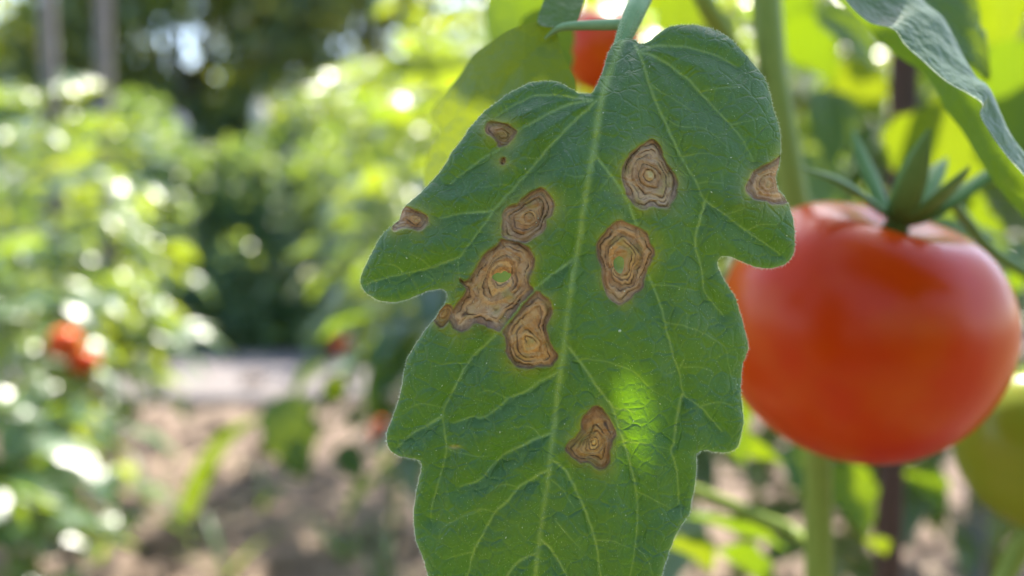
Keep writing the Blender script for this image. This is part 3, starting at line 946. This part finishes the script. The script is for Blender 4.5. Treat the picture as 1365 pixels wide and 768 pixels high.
backL = sheet_leaf('leaf', [(768, 118), (766, 103), (760, 92), (752, 75), (746, 58), (740, 40), (728, 33), (716, 30), (697, 33), (675, 42), (654, 56), (629, 75), (616, 97), (597, 119), (582, 137), (573, 151), (577, 162), (589, 172), (586, 184), (573, 200), (566, 225), (565, 245),
                           (572, 275), (590, 295), (630, 300), (680, 280), (720, 245), (750, 200), (764, 160)],
                   lambda x, y: 0.139 + 0.00007 * np.maximum(0, 700 - x) + 0.00003 * y + 0.0000005 * (x - 690) ** 2, [(745, 40), (729, 53), (704, 75), (685, 97), (666, 125), (640, 190), (615, 260)], M['near_leaf'], 3.0, plant)
backL['label'] = 'yellow-green glowing leaf behind the spotted leaf'
sub_stalk, _ = px_tube('petiole', [(838, 32, .1345, 14), (815, 33, .136, 15), (780, 34, .138, 13), (752, 36, .1388, 11), (738, 42, .1395, 7), (726, 52, .1402, 3)], M['petiole'], 10, 0, 5, plant)
sub_stalk.parent = backL
sub_stalk.matrix_parent_inverse = Matrix.Identity(4)
blueL = sheet_leaf('leaf', [(716, 30), (728, 36), (742, 36), (758, 33), (770, 27), (776, 10), (785, -20), (800, -70), (790, -130), (765, -150), (742, -110), (735, -60), (732, -20), (722, 8)],
                   lambda x, y: 0.139 + 0.0001 * np.maximum(0, 36 - y), [(750, 35), (757, -20), (765, -140)], M['near_leaf'], 3.0, plant)

# ---- folded leaf at the upper right: margin, crest, midrib and far edge lofted into one blade
def loft(curves, n_along, n_across):
    cs = []
    for c in curves:
        P = catmull(c, 2.0)
        L = np.concatenate([[0], np.cumsum(np.linalg.norm(np.diff(P[:, :2], axis=0), axis=1))])
        tt = np.linspace(0, L[-1], n_along)
        cs.append(np.stack([np.interp(tt, L, P[:, k]) for k in range(3)], 1))
    cs = np.array(cs)                               # curve, along, 3
    rows = []
    for i in range(n_along):
        P = catmull(cs[:, i], 1e9) if False else cs[:, i]
        out = []
        for k in range(len(P) - 1):
            p0, p1, p2, p3 = P[max(k - 1, 0)], P[k], P[k + 1], P[min(k + 2, len(P) - 1)]
            for j in range(n_across):
                t_ = j / n_across
                out.append(0.5 * ((2 * p1) + (p2 - p0) * t_ + (2 * p0 - 5 * p1 + 4 * p2 - p3) * t_ * t_ + (3 * p1 - p0 - 3 * p2 + p3) * t_ ** 3))
        out.append(P[-1]); rows.append(out)
    G = np.array(rows)
    na, nc = G.shape[:2]
    g = G.reshape(-1, 3)
    i_, j_ = np.meshgrid(np.arange(na - 1), np.arange(nc - 1), indexing='ij')
    a_ = (i_ * nc + j_).ravel()
    return g, np.stack([a_, a_ + 1, a_ + nc + 1, a_ + nc], 1)


Cc = [(1070, -70, .142), (1124, -2, .140), (1157, 29, .139), (1190, 39, .138), (1206, 60, .137), (1231, 83, .136), (1261, 109, .135), (1291, 126, .134), (1309, 139, .134), (1306, 153, .135), (1322, 181, .135), (1344, 211, .135), (1368, 238, .136), (1420, 300, .138)]
Mc = [(1170, -120, .160), (1205, -50, .158), (1231, 0, .156), (1257, 23, .154), (1272, 50, .152), (1286, 78, .150), (1302, 104, .147), (1315, 114, .1455), (1326, 132, .1445), (1335, 154, .144), (1348, 181, .144), (1368, 208, .145), (1420, 270, .147)]
Uc = [(1060, -40, .178), (1118, 0, .177), (1156, 36, .176), (1189, 70, .175), (1227, 95, .173), (1244, 116, .171), (1261, 147, .169), (1284, 177, .168), (1306, 215, .166), (1329, 249, .165), (1352, 276, .165), (1385, 312, .165), (1420, 340, .166)]
g, q = loft([Cc, Mc, Uc], 110, 16)
g[:, 2] -= 0.0008 * (fbm(g[:, 0], g[:, 1], 26, 61, 2) - .5)
foldL = under(link('leaf', mesh('leaf', at_np(g[:, 0], g[:, 1], g[:, 2]), q, M['near_leaf'])), plant)
foldL['label'] = 'folded silvery green leaf hanging above the red tomato'
HV, HF = [], []
crest = catmull(Cc, 1.5)
for i in range(len(crest) - 1):
    tg = crest[i + 1] - crest[i]; nr = np.array([tg[1], -tg[0]]); nr /= np.linalg.norm(nr) + 1e-9
    for k in range(4):
        c = crest[i] + tg * rng.random()
        hair(np.array(at(c[0], c[1], c[2])), CX * (nr[0] + rng.normal(0, .4)) - CY * (nr[1] + rng.normal(0, .4)) + CZ * rng.uniform(0, .8), rng.uniform(1.5, 4) * mmx, .2 * mmx)
h2 = tag(link('hairs', mesh('hairs', HV, HF, M['hair'], False)), kind='stuff')
h2.parent = foldL

# ---- shoots and stalks of the near plant
px_tube('side_shoot', [(915, -60, .24, 26), (938, 0, .24, 26), (968, 50, .245, 25), (1010, 120, .25, 22), (1040, 165, .252, 20)], M['stem'], 12, 0, 8, plant)
px_tube('leaf_stalk', [(900, 645, .30, 16), (960, 668, .30, 18), (1010, 690, .30, 20), (1060, 712, .30, 20), (1092, 730, .28, 16)], M['stem'], 12, 0, 8, plant)
px_tube('fruit_stalk', [(1225, 292, .21, 13), (1262, 268, .215, 13), (1285, 290, .22, 15), (1318, 330, .225, 16), (1365, 362, .23, 17), (1430, 400, .235, 18), (1500, 470, .25, 18)], M['calyx'], 12, 0, 8, plant)
px_tube('fruit_stalk', [(1330, 790, .25, 24), (1352, 745, .25, 26), (1375, 710, .248, 24), (1400, 690, .245, 18)], M['stem'], 12, 0, 8, plant)

# ---- single leaves of the near plant, each hanging where the photograph shows it
LF = [mesh('leaf', *leaflet(0.06, 0.042, 16, 5, fo, dr, 3.2, 900 + k, 0.03), M['near_leaf']) for k, (fo, dr) in enumerate(((.25, .3), (.1, .6), (.45, .2), (.3, .9)))]


def hang(px, py, d, size, facing, dirn, k=0, parent=plant):
    """facing: 'sun' (under side lit from behind), 'cam' (upper side to the viewer), or a vector."""
    c = at(px, py, d)
    n = {'sun': SUN, 'cam': Vector((0.1, -0.8, 0.5)), 'up': Vector((0.0, -0.25, 1))}.get(facing, facing)
    dv = CAMROT @ Vector((dirn[0], -dirn[1], 0))
    n = Vector(n)
    dv = dv - n.normalized() * dv.dot(n.normalized())
    rot = orient(dv, n)
    s = size / 0.06
    m = Matrix.Translation(c - parent.location) @ rot @ Matrix.Diagonal((s, s, s, 1)) @ Matrix.Translation((0, -0.03, 0))
    return link('leaf', LF[k % 4], parent, m)


for a_ in [(1256, 212, .36, .07, 'sun', (.3, 1), 0), (1285, 285, .38, .05, 'sun', (1, .4), 1), (1108, 170, .42, .05, 'cam', (-.2, 1), 2), (1150, 42, .40, .05, 'cam', (.8, .4), 3), (1085, 60, .45, .05, 'sun', (.5, 1), 1),
           (1325, 20, .40, .065, 'sun', (.2, 1), 2), (1345, 145, .34, .06, (.2, .5, .3), (.1, 1), 0), (1325, 305, .32, .05, 'up', (.8, .5), 1), (1358, 372, .4, .02, 'sun', (0, 1), 0), (1200, 10, .5, .07, 'sun', (1, .2), 2),
           (970, 560, .30, .035, (.2, .5, .4), (.4, 1), 1), (1000, 597, .32, .03, 'sun', (1, .1), 0), (925, 735, .33, .035, 'sun', (.3, 1), 2), (985, 700, .32, .045, (.1, .4, .8), (1, .6), 0), (1005, 745, .34, .035, 'sun', (.6, .6), 3),
           (1140, 660, .36, .036, (.3, .7, .3), (.35, 1), 1), (1172, 725, .36, .018, 'sun', (.3, 1), 0), (905, 35, .33, .03, (.2, .7, .4), (.2, 1), 0), (910, 5, .36, .03, 'sun', (.6, .4), 1), (930, 30, .40, .03, 'cam', (.4, 1), 2),
           (690, 5, .30, .05, (.1, .6, .3), (-.3, 1), 3), (735, 70, .20, .022, (.1, .6, .3), (.3, 1), 0), (855, -40, .4, .05, 'sun', (.3, 1), 1), (1075, 640, .42, .04, 'cam', (.3, 1), 2), (1240, 640, .5, .04, 'sun', (.5, 1), 3),
           (1310, 160, .55, .09, 'sun', (.3, 1), 1), (1050, 20, .55, .07, 'sun', (.2, 1), 3), (1150, 120, .55, .06, 'sun', (.4, 1), 0), (1110, 250, .5, .06, 'cam', (.5, 1), 1), (1300, 90, .5, .07, 'cam', (.5, 1), 1), (1276, 35, .19, .03, 'cam', (.5, 1), 0), (750, 360, .34, .10, 'cam', (.3, 1), 1)]:
    hang(*a_)

# ---- upper leaves of the plant, which shade the spotted leaf and the fruit
PATCH = at(846, 548, 0.1200)                       # the one fleck of sun that comes through a hole above
def shade_leaf(px, py, d0, t_, size, k, roll, tilt=(0, 0, 0), par=plant):
    t_ = t_ * 2.3
    c = at(px, py, d0) + SUN * t_
    n = (SUN + Vector(tilt)).normalized()
    rot = orient(Vector((math.cos(roll), math.sin(roll), 0.1)), n)
    s = size / 0.06
    m = Matrix.Translation(c - foot) @ rot @ Matrix.Diagonal((s * 1.15, s, s, 1)) @ Matrix.Translation((0, -0.03, 0))
    v, f = leaflet(0.06, 0.046, 40, 14, .22, .25, 2.6, 950 + k, 0.02, 0.12)
    wv_ = xform(v, m) + np.array(foot)
    keep = []
    px_, sx = np.array(PATCH), np.array(SUN)
    e1 = np.cross(sx, CY); e1 /= np.linalg.norm(e1); e2 = np.cross(e1, sx); e2 = e2 / np.linalg.norm(e2)
    for q_ in f:
        cc = wv_[list(q_)].mean(0) - px_
        r_ = cc - sx * (cc @ sx)
        aa, bb = r_ @ e1, r_ @ e2
        aa, bb = aa * .9 + bb * .4, bb * .9 - aa * .4
        if (aa / 0.0033) ** 2 + (bb / 0.0050) ** 2 + 0.7 * math.sin(aa * 2100 + bb * 900) * math.sin(bb * 1700) > 1: keep.append(q_)
    return link('leaf', mesh('leaf', v, keep, M['near_leaf']), par, m)


SH = [(640, 225, .15, .36), (480, 385, .16, .28), (810, 60, .16, .46), (950, 110, .17, .55), (860, 40, .2, .5), (1010, 260, .17, .5), (900, 300, .15, .5), (880, 470, .18, .55), (980, 480, .16, .5), (850, 600, .15, .5), (960, 640, .18, .5),
      (640, 730, .17, .5), (770, 730, .15, .5), (900, 760, .17, .5), (620, 880, .19, .5), (800, 880, .18, .5), (830, 420, .2, .42), (720, 610, .21, .42)]
for k, (x_, y_, t_, s_) in enumerate(SH):
    shade_leaf(x_, y_, .12, t_, s_ * 0.10, k, k * 2.1, (0.2 * math.sin(k), 0.2 * math.cos(k * 2), 0.1))
for k, (x_, y_, t_, s_) in enumerate([(1050, 330, .15, .08), (1180, 420, .18, .09), (1290, 480, .16, .08), (1120, 560, .17, .09), (1250, 330, .22, .07), (1080, 200, .2, .07), (1180, -40, .15, .05)]):
    shade_leaf(x_, y_, .2, t_, s_, 40 + k, k * 1.7 + .5, (0.3 * math.sin(k), 0.2 * math.cos(k * 2), 0.1))

# ------------------------------------------------------------------ tomatoes
def tomato(name, label, loc, rx, rz, mat, axis, lobes=5, lobe_amp=0.03, seg=72, rows=44, group=None, sepals=None, seed=0):
    V, F = [], []
    for i in range(rows + 1):
        th = math.pi * i / rows
        for j in range(seg):
            ph = 2 * math.pi * j / seg
            r = math.sin(th) ** 0.92
            z = math.cos(th)
            z = z * (0.97 if z > 0 else 1.0)
            dip = math.exp(-(th / 0.34) ** 2)
            rib = 1 + lobe_amp * math.cos(lobes * ph + seed) * math.exp(-((th - 0.75) / 0.55) ** 2)
            V.append((rx * r * rib * math.cos(ph), rx * r * rib * math.sin(ph), rz * (z - 0.20 * dip)))
    for i in range(rows):
        for j in range(seg):
            F.append((i * seg + j, (i + 1) * seg + j, (i + 1) * seg + (j + 1) % seg, i * seg + (j + 1) % seg))
    rot = axis.to_track_quat('Z', 'Y').to_matrix().to_4x4()
    o = link(name, mesh(name, V, F, mat))
    o.matrix_world = Matrix.Translation(loc) @ rot
    tag(o, label, 'tomato', group)
    if sepals:
        base = Vector((0, 0, rz * 0.80))
        rr = np.random.default_rng(seed + 3)
        for k, (az, L, lift, wd) in enumerate(sepals):
            pts = []
            for i in range(9):
                f = i / 8
                out = rx * (0.06 + L * (f - 0.25 * f * f * lift))
                pts.append((out, rz * (0.06 * (1 - f)) + L * rx * (lift * f ** 1.6) + 0.10 * rz * math.sin(f * math.pi), wd * rx * math.sin(math.pi * min(1, 0.22 + 0.78 * f)) ** 0.8 + 0.0002))
            sv, sf = [], []
            for i, (u, zz, hw) in enumerate(pts):
                for s_, th_ in ((-1, 0.0), (-.5, .5), (.0, .75), (.5, .5), (1, .0), (.5, -.35), (-.5, -.35)):
                    sv.append((u + th_ * hw * 0.3 * -lift, s_ * hw, zz + th_ * hw * 0.55))
            for i in range(8):
                for j in range(7):
                    sf.append((i * 7 + j, i * 7 + (j + 1) % 7, (i + 1) * 7 + (j + 1) % 7, (i + 1) * 7 + j))
            link('sepal', mesh('sepal', sv, sf, M['calyx']), o, Matrix.Translation(base) @ Matrix.Rotation(az, 4, 'Z'))
        V2_, F2_ = tube([base - Vector((0, 0, rz * .05)), base + Vector((0, 0, rz * .12)), base + Vector((rx * .05, 0, rz * .30))], [rx * .10, rx * .06, rx * .06], 10)
        link('stalk', mesh('stalk', V2_, F2_, M['calyx']), o)
    return o


tomato('tomato', 'large ripe red tomato beside the spotted leaf', at(1145, 436, .205), .0350, .0334, M['tomato_red'], Vector((.20, -.30, 1)), 6, .02, 96, 64,
       sepals=[(3.6, .48, 1.5, .095), (4.6, .42, 1.3, .10), (5.5, .66, 1.05, .125), (0.3, .80, .6, .085), (1.5, .7, .8, .09), (2.7, .85, .35, .085)], seed=1)
tomato('tomato', 'unripe olive-green tomato below the large red one', at(1402, 592, .24), .0262, .0265, M['tomato_green'], Vector((-.1, .1, 1)), 5, .02, seed=2)
tomato('tomato', 'small red tomato showing behind the leaf stalk', at(803, 66, .42), .0205, .0225, M['tomato_red'], Vector((.1, -.2, 1)), 5, .02, seed=3)

# ------------------------------------------------------------------ stakes
def stake(label, px, d, top_py, width, mat, lean=(0, 0), sides=8, group=None):
    top = at(px, top_py, d)
    z0 = float(ground_height(np.array([top.x]), np.array([top.y]))[0])
    t = empty('stake', (top.x, top.y, z0))
    H = top.z - z0
    n = 10
    pts = [Vector((lean[0] * (1 - i / n), lean[1] * (1 - i / n), H * i / n - 0.05 * (i == 0))) for i in range(n + 1)]
    r = np.random.default_rng(int(px))
    V, F = tube(pts, [width / 2 * (1 + r.uniform(-.05, .05)) for _ in pts], sides)
    o = link('shaft', mesh('shaft', V, F, mat), t)
    vt, ft = tube([pts[-1] - Vector((0, 0, .001)), pts[-1] + Vector((0, 0, width * .25))], [width * .5, width * .3], sides)
    link('tip', mesh('tip', vt, ft, mat), t)
    return tag(t, label, 'stake', group)


stake('dark brown wooden stake behind the large red tomato', 1214, .38, -160, .0128, M['stake_brown'], sides=14)
stake('grey-brown wooden stake at the outer end of the sunny plant row', 56, 1.5, -120, .027, M['stake_grey'], (0.01, 0))
stake('grey wooden stake between sunny row and dark trees', 134, 1.9, -120, .034, M['stake_grey'], (-.02, 0))
stake('bluish grey post in front of the dark trees', 233, 5.3, 160, .14, M['post_blue'])
stake('short pale wooden stake before the dark trees', 347, 5.4, 140, .09, M['stake_pale'])
stake('bluish grey post behind the folded leaf', 1332, 1.4, 60, .05, M['post_blue'])
stake('grey stake beside the bluish post behind the folded leaf', 1362, 1.2, -60, .03, M['stake_grey'])

# ------------------------------------------------------------------ rows of plants behind
def gp(px, d):
    v = at(px, 384, d); return v.x, v.y


L_ = 'sunny tomato row beside the stakes'
for k, (px, d, h, n, lab) in enumerate([
        (-130, 1.0, .70, 30, 'leafy tomato plant at the open end of the sunny row'), (-30, 1.2, .80, 34, 'bright leafy tomato plant bearing an orange tomato'), (60, 1.55, .98, 32, 'tomato plant between the two grey stakes'),
        (120, 2.1, 1.0, 28, 'tomato plant behind the second grey stake'), (-20, 1.9, .98, 30, 'tall tomato plant behind the grey-brown stake'), (160, 2.8, .76, 24, 'tomato plant beside the bluish post')]):
    x, y = gp(px, d); garden_plant(lab, x, y, h, n, 40 + k, L_, low=.1 if k < 2 else .4)
R_ = 'tomato row behind the spotted leaf'
for k, (px, d, h, n, lab) in enumerate([
        (620, 1.25, 1.0, 32, 'tomato plant behind the lobes of the spotted leaf'), (545, 1.8, 1.1, 32, 'tomato plant carrying two small orange tomatoes'), (700, 1.0, 1.05, 32, 'tall tomato plant behind the glowing leaf'),
        (490, 2.6, 1.15, 28, 'tomato plant beyond the pale path end'), (760, 1.3, 1.1, 30, 'tomato plant hidden mostly behind the spotted leaf'), (600, 2.3, 1.3, 30, 'tall tomato plant in the second rank of its row')]):
    x, y = gp(px, d); pl_ = garden_plant(lab, x, y, h, n, 60 + k, R_, low=.42)
    if k == 0:
        for a_ in [(388, 585, 1.1, .13, 'cam', (.3, 1), 1), (515, 490, 1.05, .10, 'cam', (-.2, 1), 0), (470, 620, 1.15, .07, 'cam', (.5, 1), 2), (445, 520, 1.2, .07, 'sun', (-.3, 1), 3)]: hang(*a_, parent=pl_)
Q_ = 'tomato plants behind the large red tomato'
for k, (px, d, h, n, lab) in enumerate([
        (1010, .85, 1.0, 28, 'tomato plant behind the thick green stem'), (1140, 1.1, 1.1, 32, 'tomato plant behind the brown stake'), (1300, .9, 1.05, 30, 'tomato plant behind the folded leaf'),
        (1400, 1.3, 1.15, 30, 'tomato plant beside the bluish post behind the folded leaf'), (920, 1.6, 1.15, 30, 'tomato plant between spotted leaf and stem'), (1220, 1.9, 1.2, 28, 'tomato plant in the rank behind the brown stake')]):
    x, y = gp(px, d); garden_plant(lab, x, y, h, n, 80 + k, Q_, low=0.4)

B_ = 'vegetable plants beyond the path slabs'
for k, (px, d, h, n, lab) in enumerate([
        (175, 4.7, .75, 26, 'vegetable plant beyond the path, near the bluish post'), (255, 4.9, .55, 28, 'vegetable plant straight behind the path slabs'), (330, 4.6, .6, 28, 'vegetable plant below the short pale stake'),
        (405, 4.8, .75, 28, 'vegetable plant beyond the path, beside the tomato row'), (480, 4.4, 1.0, 28, 'tall vegetable plant at the far end of the tomato row'), (290, 5.6, .75, 26, 'vegetable plant in the second rank beyond the path')]):
    x, y = gp(px, d); garden_plant(lab, x, y, h, n, 120 + k, B_, 1.2, 1.3, low=.1)

tomato('tomato', 'orange-red tomato in the sunny row', at(86, 457, 1.0), .020, .020, M['tomato_orange'], Vector((.1, 0, 1)), 5, .02, 32, 20, seed=5)
tomato('tomato', 'shaded red tomato under the orange-red one in the sunny row', at(112, 482, 1.1), .020, .018, M['tomato_red'], Vector((.1, 0, 1)), 5, .02, 32, 20, seed=8)
tomato('tomato', 'small orange tomato low on the plant by the path', at(455, 461, 1.5), .018, .017, M['tomato_orange'], Vector((.1, 0, 1)), 5, .02, 32, 20, seed=6)
tomato('tomato', 'reddish tomato half hidden beside the leaf margin', at(510, 575, 1.1), .019, .018, M['tomato_orange'], Vector((.1, 0, 1)), 5, .02, 32, 20, seed=7)

# weeds: strap blades rising from the soil by the path
def blade_weed(label, px, py, d, blades, seed, group):
    p = at(px, py, d)
    z0 = float(ground_height(np.array([p.x]), np.array([p.y]))[0])
    t = empty('weed', (p.x, p.y, z0))
    r = np.random.default_rng(seed)
    for k in range(blades):
        az, L, wd = r.uniform(0, 6.28), r.uniform(.10, .22), r.uniform(.008, .016)
        V, F = [], []
        for i in range(9):
            f = i / 8
            c = Vector((math.cos(az) * L * f * .7, math.sin(az) * L * f * .7, L * (f - .45 * f * f)))
            s = Vector((-math.sin(az), math.cos(az), 0)) * wd * math.sin(math.pi * min(1, .25 + .75 * f)) * .5
            V += [c - s, c - Vector((0, 0, wd * .15)), c + s]
        for i in range(8):
            F += [(i * 3, i * 3 + 1, i * 3 + 4, i * 3 + 3), (i * 3 + 1, i * 3 + 2, i * 3 + 5, i * 3 + 4)]
        link('blade', mesh('blade', V, F, M['garden_leaf']), t)
    return tag(t, label, 'weed', group)


for k, (px, py, d, n) in enumerate([(262, 655, 1.75, 6), (300, 700, 1.6, 5), (350, 640, 2.0, 6), (460, 690, 1.7, 7), (200, 640, 2.0, 5), (130, 690, 1.7, 6), (520, 740, 1.5, 6)]):
    blade_weed(['strap-leaved weed at the middle of the bare soil', 'small weed in front of the bare soil', 'weed clump in front of the path slabs', 'weed under the drooping dark leaf', 'weed at the foot of the sunny row',
                'grassy weed below the orange-red tomato', 'weed beside the lower leaf margin'][k], px, py, d, n, 700 + k, 'weeds on the bare soil')
# long strap leaf standing out of the soil
t = empty('weed', (*at(250, 690, 1.6).xy, 0))
P = catmull([(245, 690, 1.6), (265, 640, 1.56), (295, 590, 1.52), (335, 562, 1.5), (360, 556, 1.5)], 8)
V, F = [], []
for i, p in enumerate(P):
    f = i / (len(P) - 1); hw = 12 * math.sin(math.pi * min(1, .3 + .7 * f)) + .5
    tg = P[min(i + 1, len(P) - 1)] - P[max(i - 1, 0)]; nr = np.array([tg[1], -tg[0]]); nr /= np.linalg.norm(nr)
    V += [at(p[0] - nr[0] * hw, p[1] - nr[1] * hw, p[2]), at(p[0], p[1], p[2] + .006), at(p[0] + nr[0] * hw, p[1] + nr[1] * hw, p[2])]
for i in range(len(P) - 1):
    F += [(i * 3, i * 3 + 1, i * 3 + 4, i * 3 + 3), (i * 3 + 1, i * 3 + 2, i * 3 + 5, i * 3 + 4)]
under(link('blade', mesh('blade', V, F, M['near_leaf'])), t)
tag(t, 'single long green strap leaf leaning over the bare soil', 'weed', 'weeds on the bare soil')

# ------------------------------------------------------------------ trees and shrubs beyond
def leaf_cloud(n, blobs, size, seed):
    r = np.random.default_rng(seed)
    b = np.array([x[:3] for x in blobs]); rad = np.array([x[3] for x in blobs])
    pick = r.choice(len(blobs), n, p=rad ** 2 / (rad ** 2).sum())
    d = r.normal(size=(n, 3)); d /= np.linalg.norm(d, axis=1)[:, None]
    c = b[pick] + d * (rad[pick] * r.uniform(.35, 1.05, n) ** .6)[:, None] * np.array([1, 1, .85])
    a1 = r.normal(size=(n, 3)); a1 /= np.linalg.norm(a1, axis=1)[:, None]
    nn = d * .5 + np.array([0, 0, .6]) + r.normal(size=(n, 3)) * .5
    a2 = np.cross(a1, nn); a2 /= np.linalg.norm(a2, axis=1)[:, None]
    nn /= np.linalg.norm(nn, axis=1)[:, None]
    s = (size * r.uniform(.6, 1.3, n))[:, None]
    V = np.stack([c - a1 * s, c - a2 * s * .42 + nn * s * .12, c + a1 * s, c + a2 * s * .42 + nn * s * .12], 1).reshape(-1, 3)
    F = (np.arange(n) * 4)[:, None] + np.array([[0, 1, 2, 3]])
    return V, F


def tree(name, label, x, y, h, blobs, n, size, mat, seed, cat='tree', group=None, trunk=.09):
    z0 = float(ground_height(np.array([x]), np.array([y]))[0])
    t = empty(name, (x, y, z0))
    tag(t, label, cat, group)
    r = np.random.default_rng(seed)
    pieces = []
    top = Vector((r.uniform(-.1, .1), 0, h * .55))
    v, f = tube([Vector((0, 0, -.05)), Vector((.02, .02, h * .25)), top], [trunk, trunk * .8, trunk * .55], 9); pieces.append((np.array([tuple(q) for q in v]), f))
    for bb in blobs[:7]:
        st = Vector((.02, .02, h * r.uniform(.25, .5)))
        en = Vector(bb[:3])
        v, f = tube([st, st.lerp(en, .5) + Vector((0, 0, .05 * h)), en], [trunk * .45, trunk * .3, trunk * .12], 6); pieces.append((np.array([tuple(q) for q in v]), f))
    v, f = join(pieces)
    link('trunk', mesh('trunk', v, f, M['bark']), t)
    v, f = leaf_cloud(n, blobs, size, seed + 1)
    link('crown', mesh('crown', v, f, mat, False), t)
    return t


def blob_set(h, w, k, seed, z_lo=.25):
    r = np.random.default_rng(seed)
    out = []
    for i in range(k):
        z = r.uniform(z_lo, .95); a = r.uniform(0, 6.28); rr = w * (1 - .45 * abs(z - .5) * 2) * r.uniform(.2, .9)
        out.append((math.cos(a) * rr, math.sin(a) * rr, z * h, w * r.uniform(.28, .5)))
    return out


T_ = 'trees beyond the garden'
for k, (px, d, h, wd, n, lab) in enumerate([
        (70, 9.0, 3.6, 1.6, 6500, 'dark tree behind the two grey stakes, sky showing through'), (260, 7.5, 4.0, 1.5, 8500, 'dense dark tree behind the bluish grey post'), (420, 8.5, 4.2, 1.7, 8500, 'dark tree beyond the end of the path'),
        (600, 9.0, 4.4, 1.8, 8000, 'dark tree behind the tall tomato rows'), (900, 9.5, 4.2, 1.9, 7000, 'tree behind spotted leaf and thick stem'), (1180, 9.0, 4.2, 1.9, 7000, 'tree beyond the brown stake'), (1420, 9.0, 4.0, 1.8, 7000, 'tree beyond the bluish posts behind the folded leaf'),
        (-180, 8.0, 4.0, 1.7, 6500, 'dark tree beyond the open end of the sunny row')]):
    x, y = gp(px, d)
    tree('tree', lab, x, y, h, blob_set(h, wd, 20, 500 + k), int(n * .8), .10, M['tree_leaf'], 510 + k, group=T_)
S_ = 'shrubs along the far edge'
for k, (px, d, h, wd, n, lab) in enumerate([
        (290, 5.0, 1.1, .75, 5000, 'low bluish green shrub behind the path slabs'), (400, 5.4, 1.3, .8, 5000, 'round green shrub beyond the path slabs'), (180, 5.2, 1.5, .8, 5000, 'green shrub between sunny row and path'), (520, 5.6, 1.5, .9, 4500, 'green shrub behind the tomato row'),
        (60, 5.4, 1.4, .9, 4500, 'green shrub behind the grey stakes')]):
    x, y = gp(px, d)
    tree('shrub', lab, x, y, h, blob_set(h, wd, 12, 540 + k, .15), n, .055, M['shrub_leaf'], 560 + k, 'shrub', S_, .03)
# a far wood closes the horizon
r = np.random.default_rng(5)
bl = [(x, 24 + r.uniform(-2, 2), r.uniform(.6, 5.5), r.uniform(1.2, 2.2)) for x in np.linspace(-34, 34, 190)]
v, f = leaf_cloud(42000, bl, .28, 77)
tag(link('far_wood', mesh('far_wood', v, f, M['tree_leaf'], False)), 'far dark wood closing the view behind the garden', 'wood', kind='stuff')

# unseen leaf mass added behind the camera: blocks front light, darkens tomato reflections
h_ = tree('light_screen', 'unseen leaf mass added behind the camera to block front light', 0.3, -1.9, 1.9, [(x, 0.25 * math.sin(x * 3), z, .5) for x in np.linspace(-3.4, 3.4, 15) for z in (.35, .85, 1.35)], 14000, .05, M['shrub_leaf'], 900, 'light_screen', None, .04)
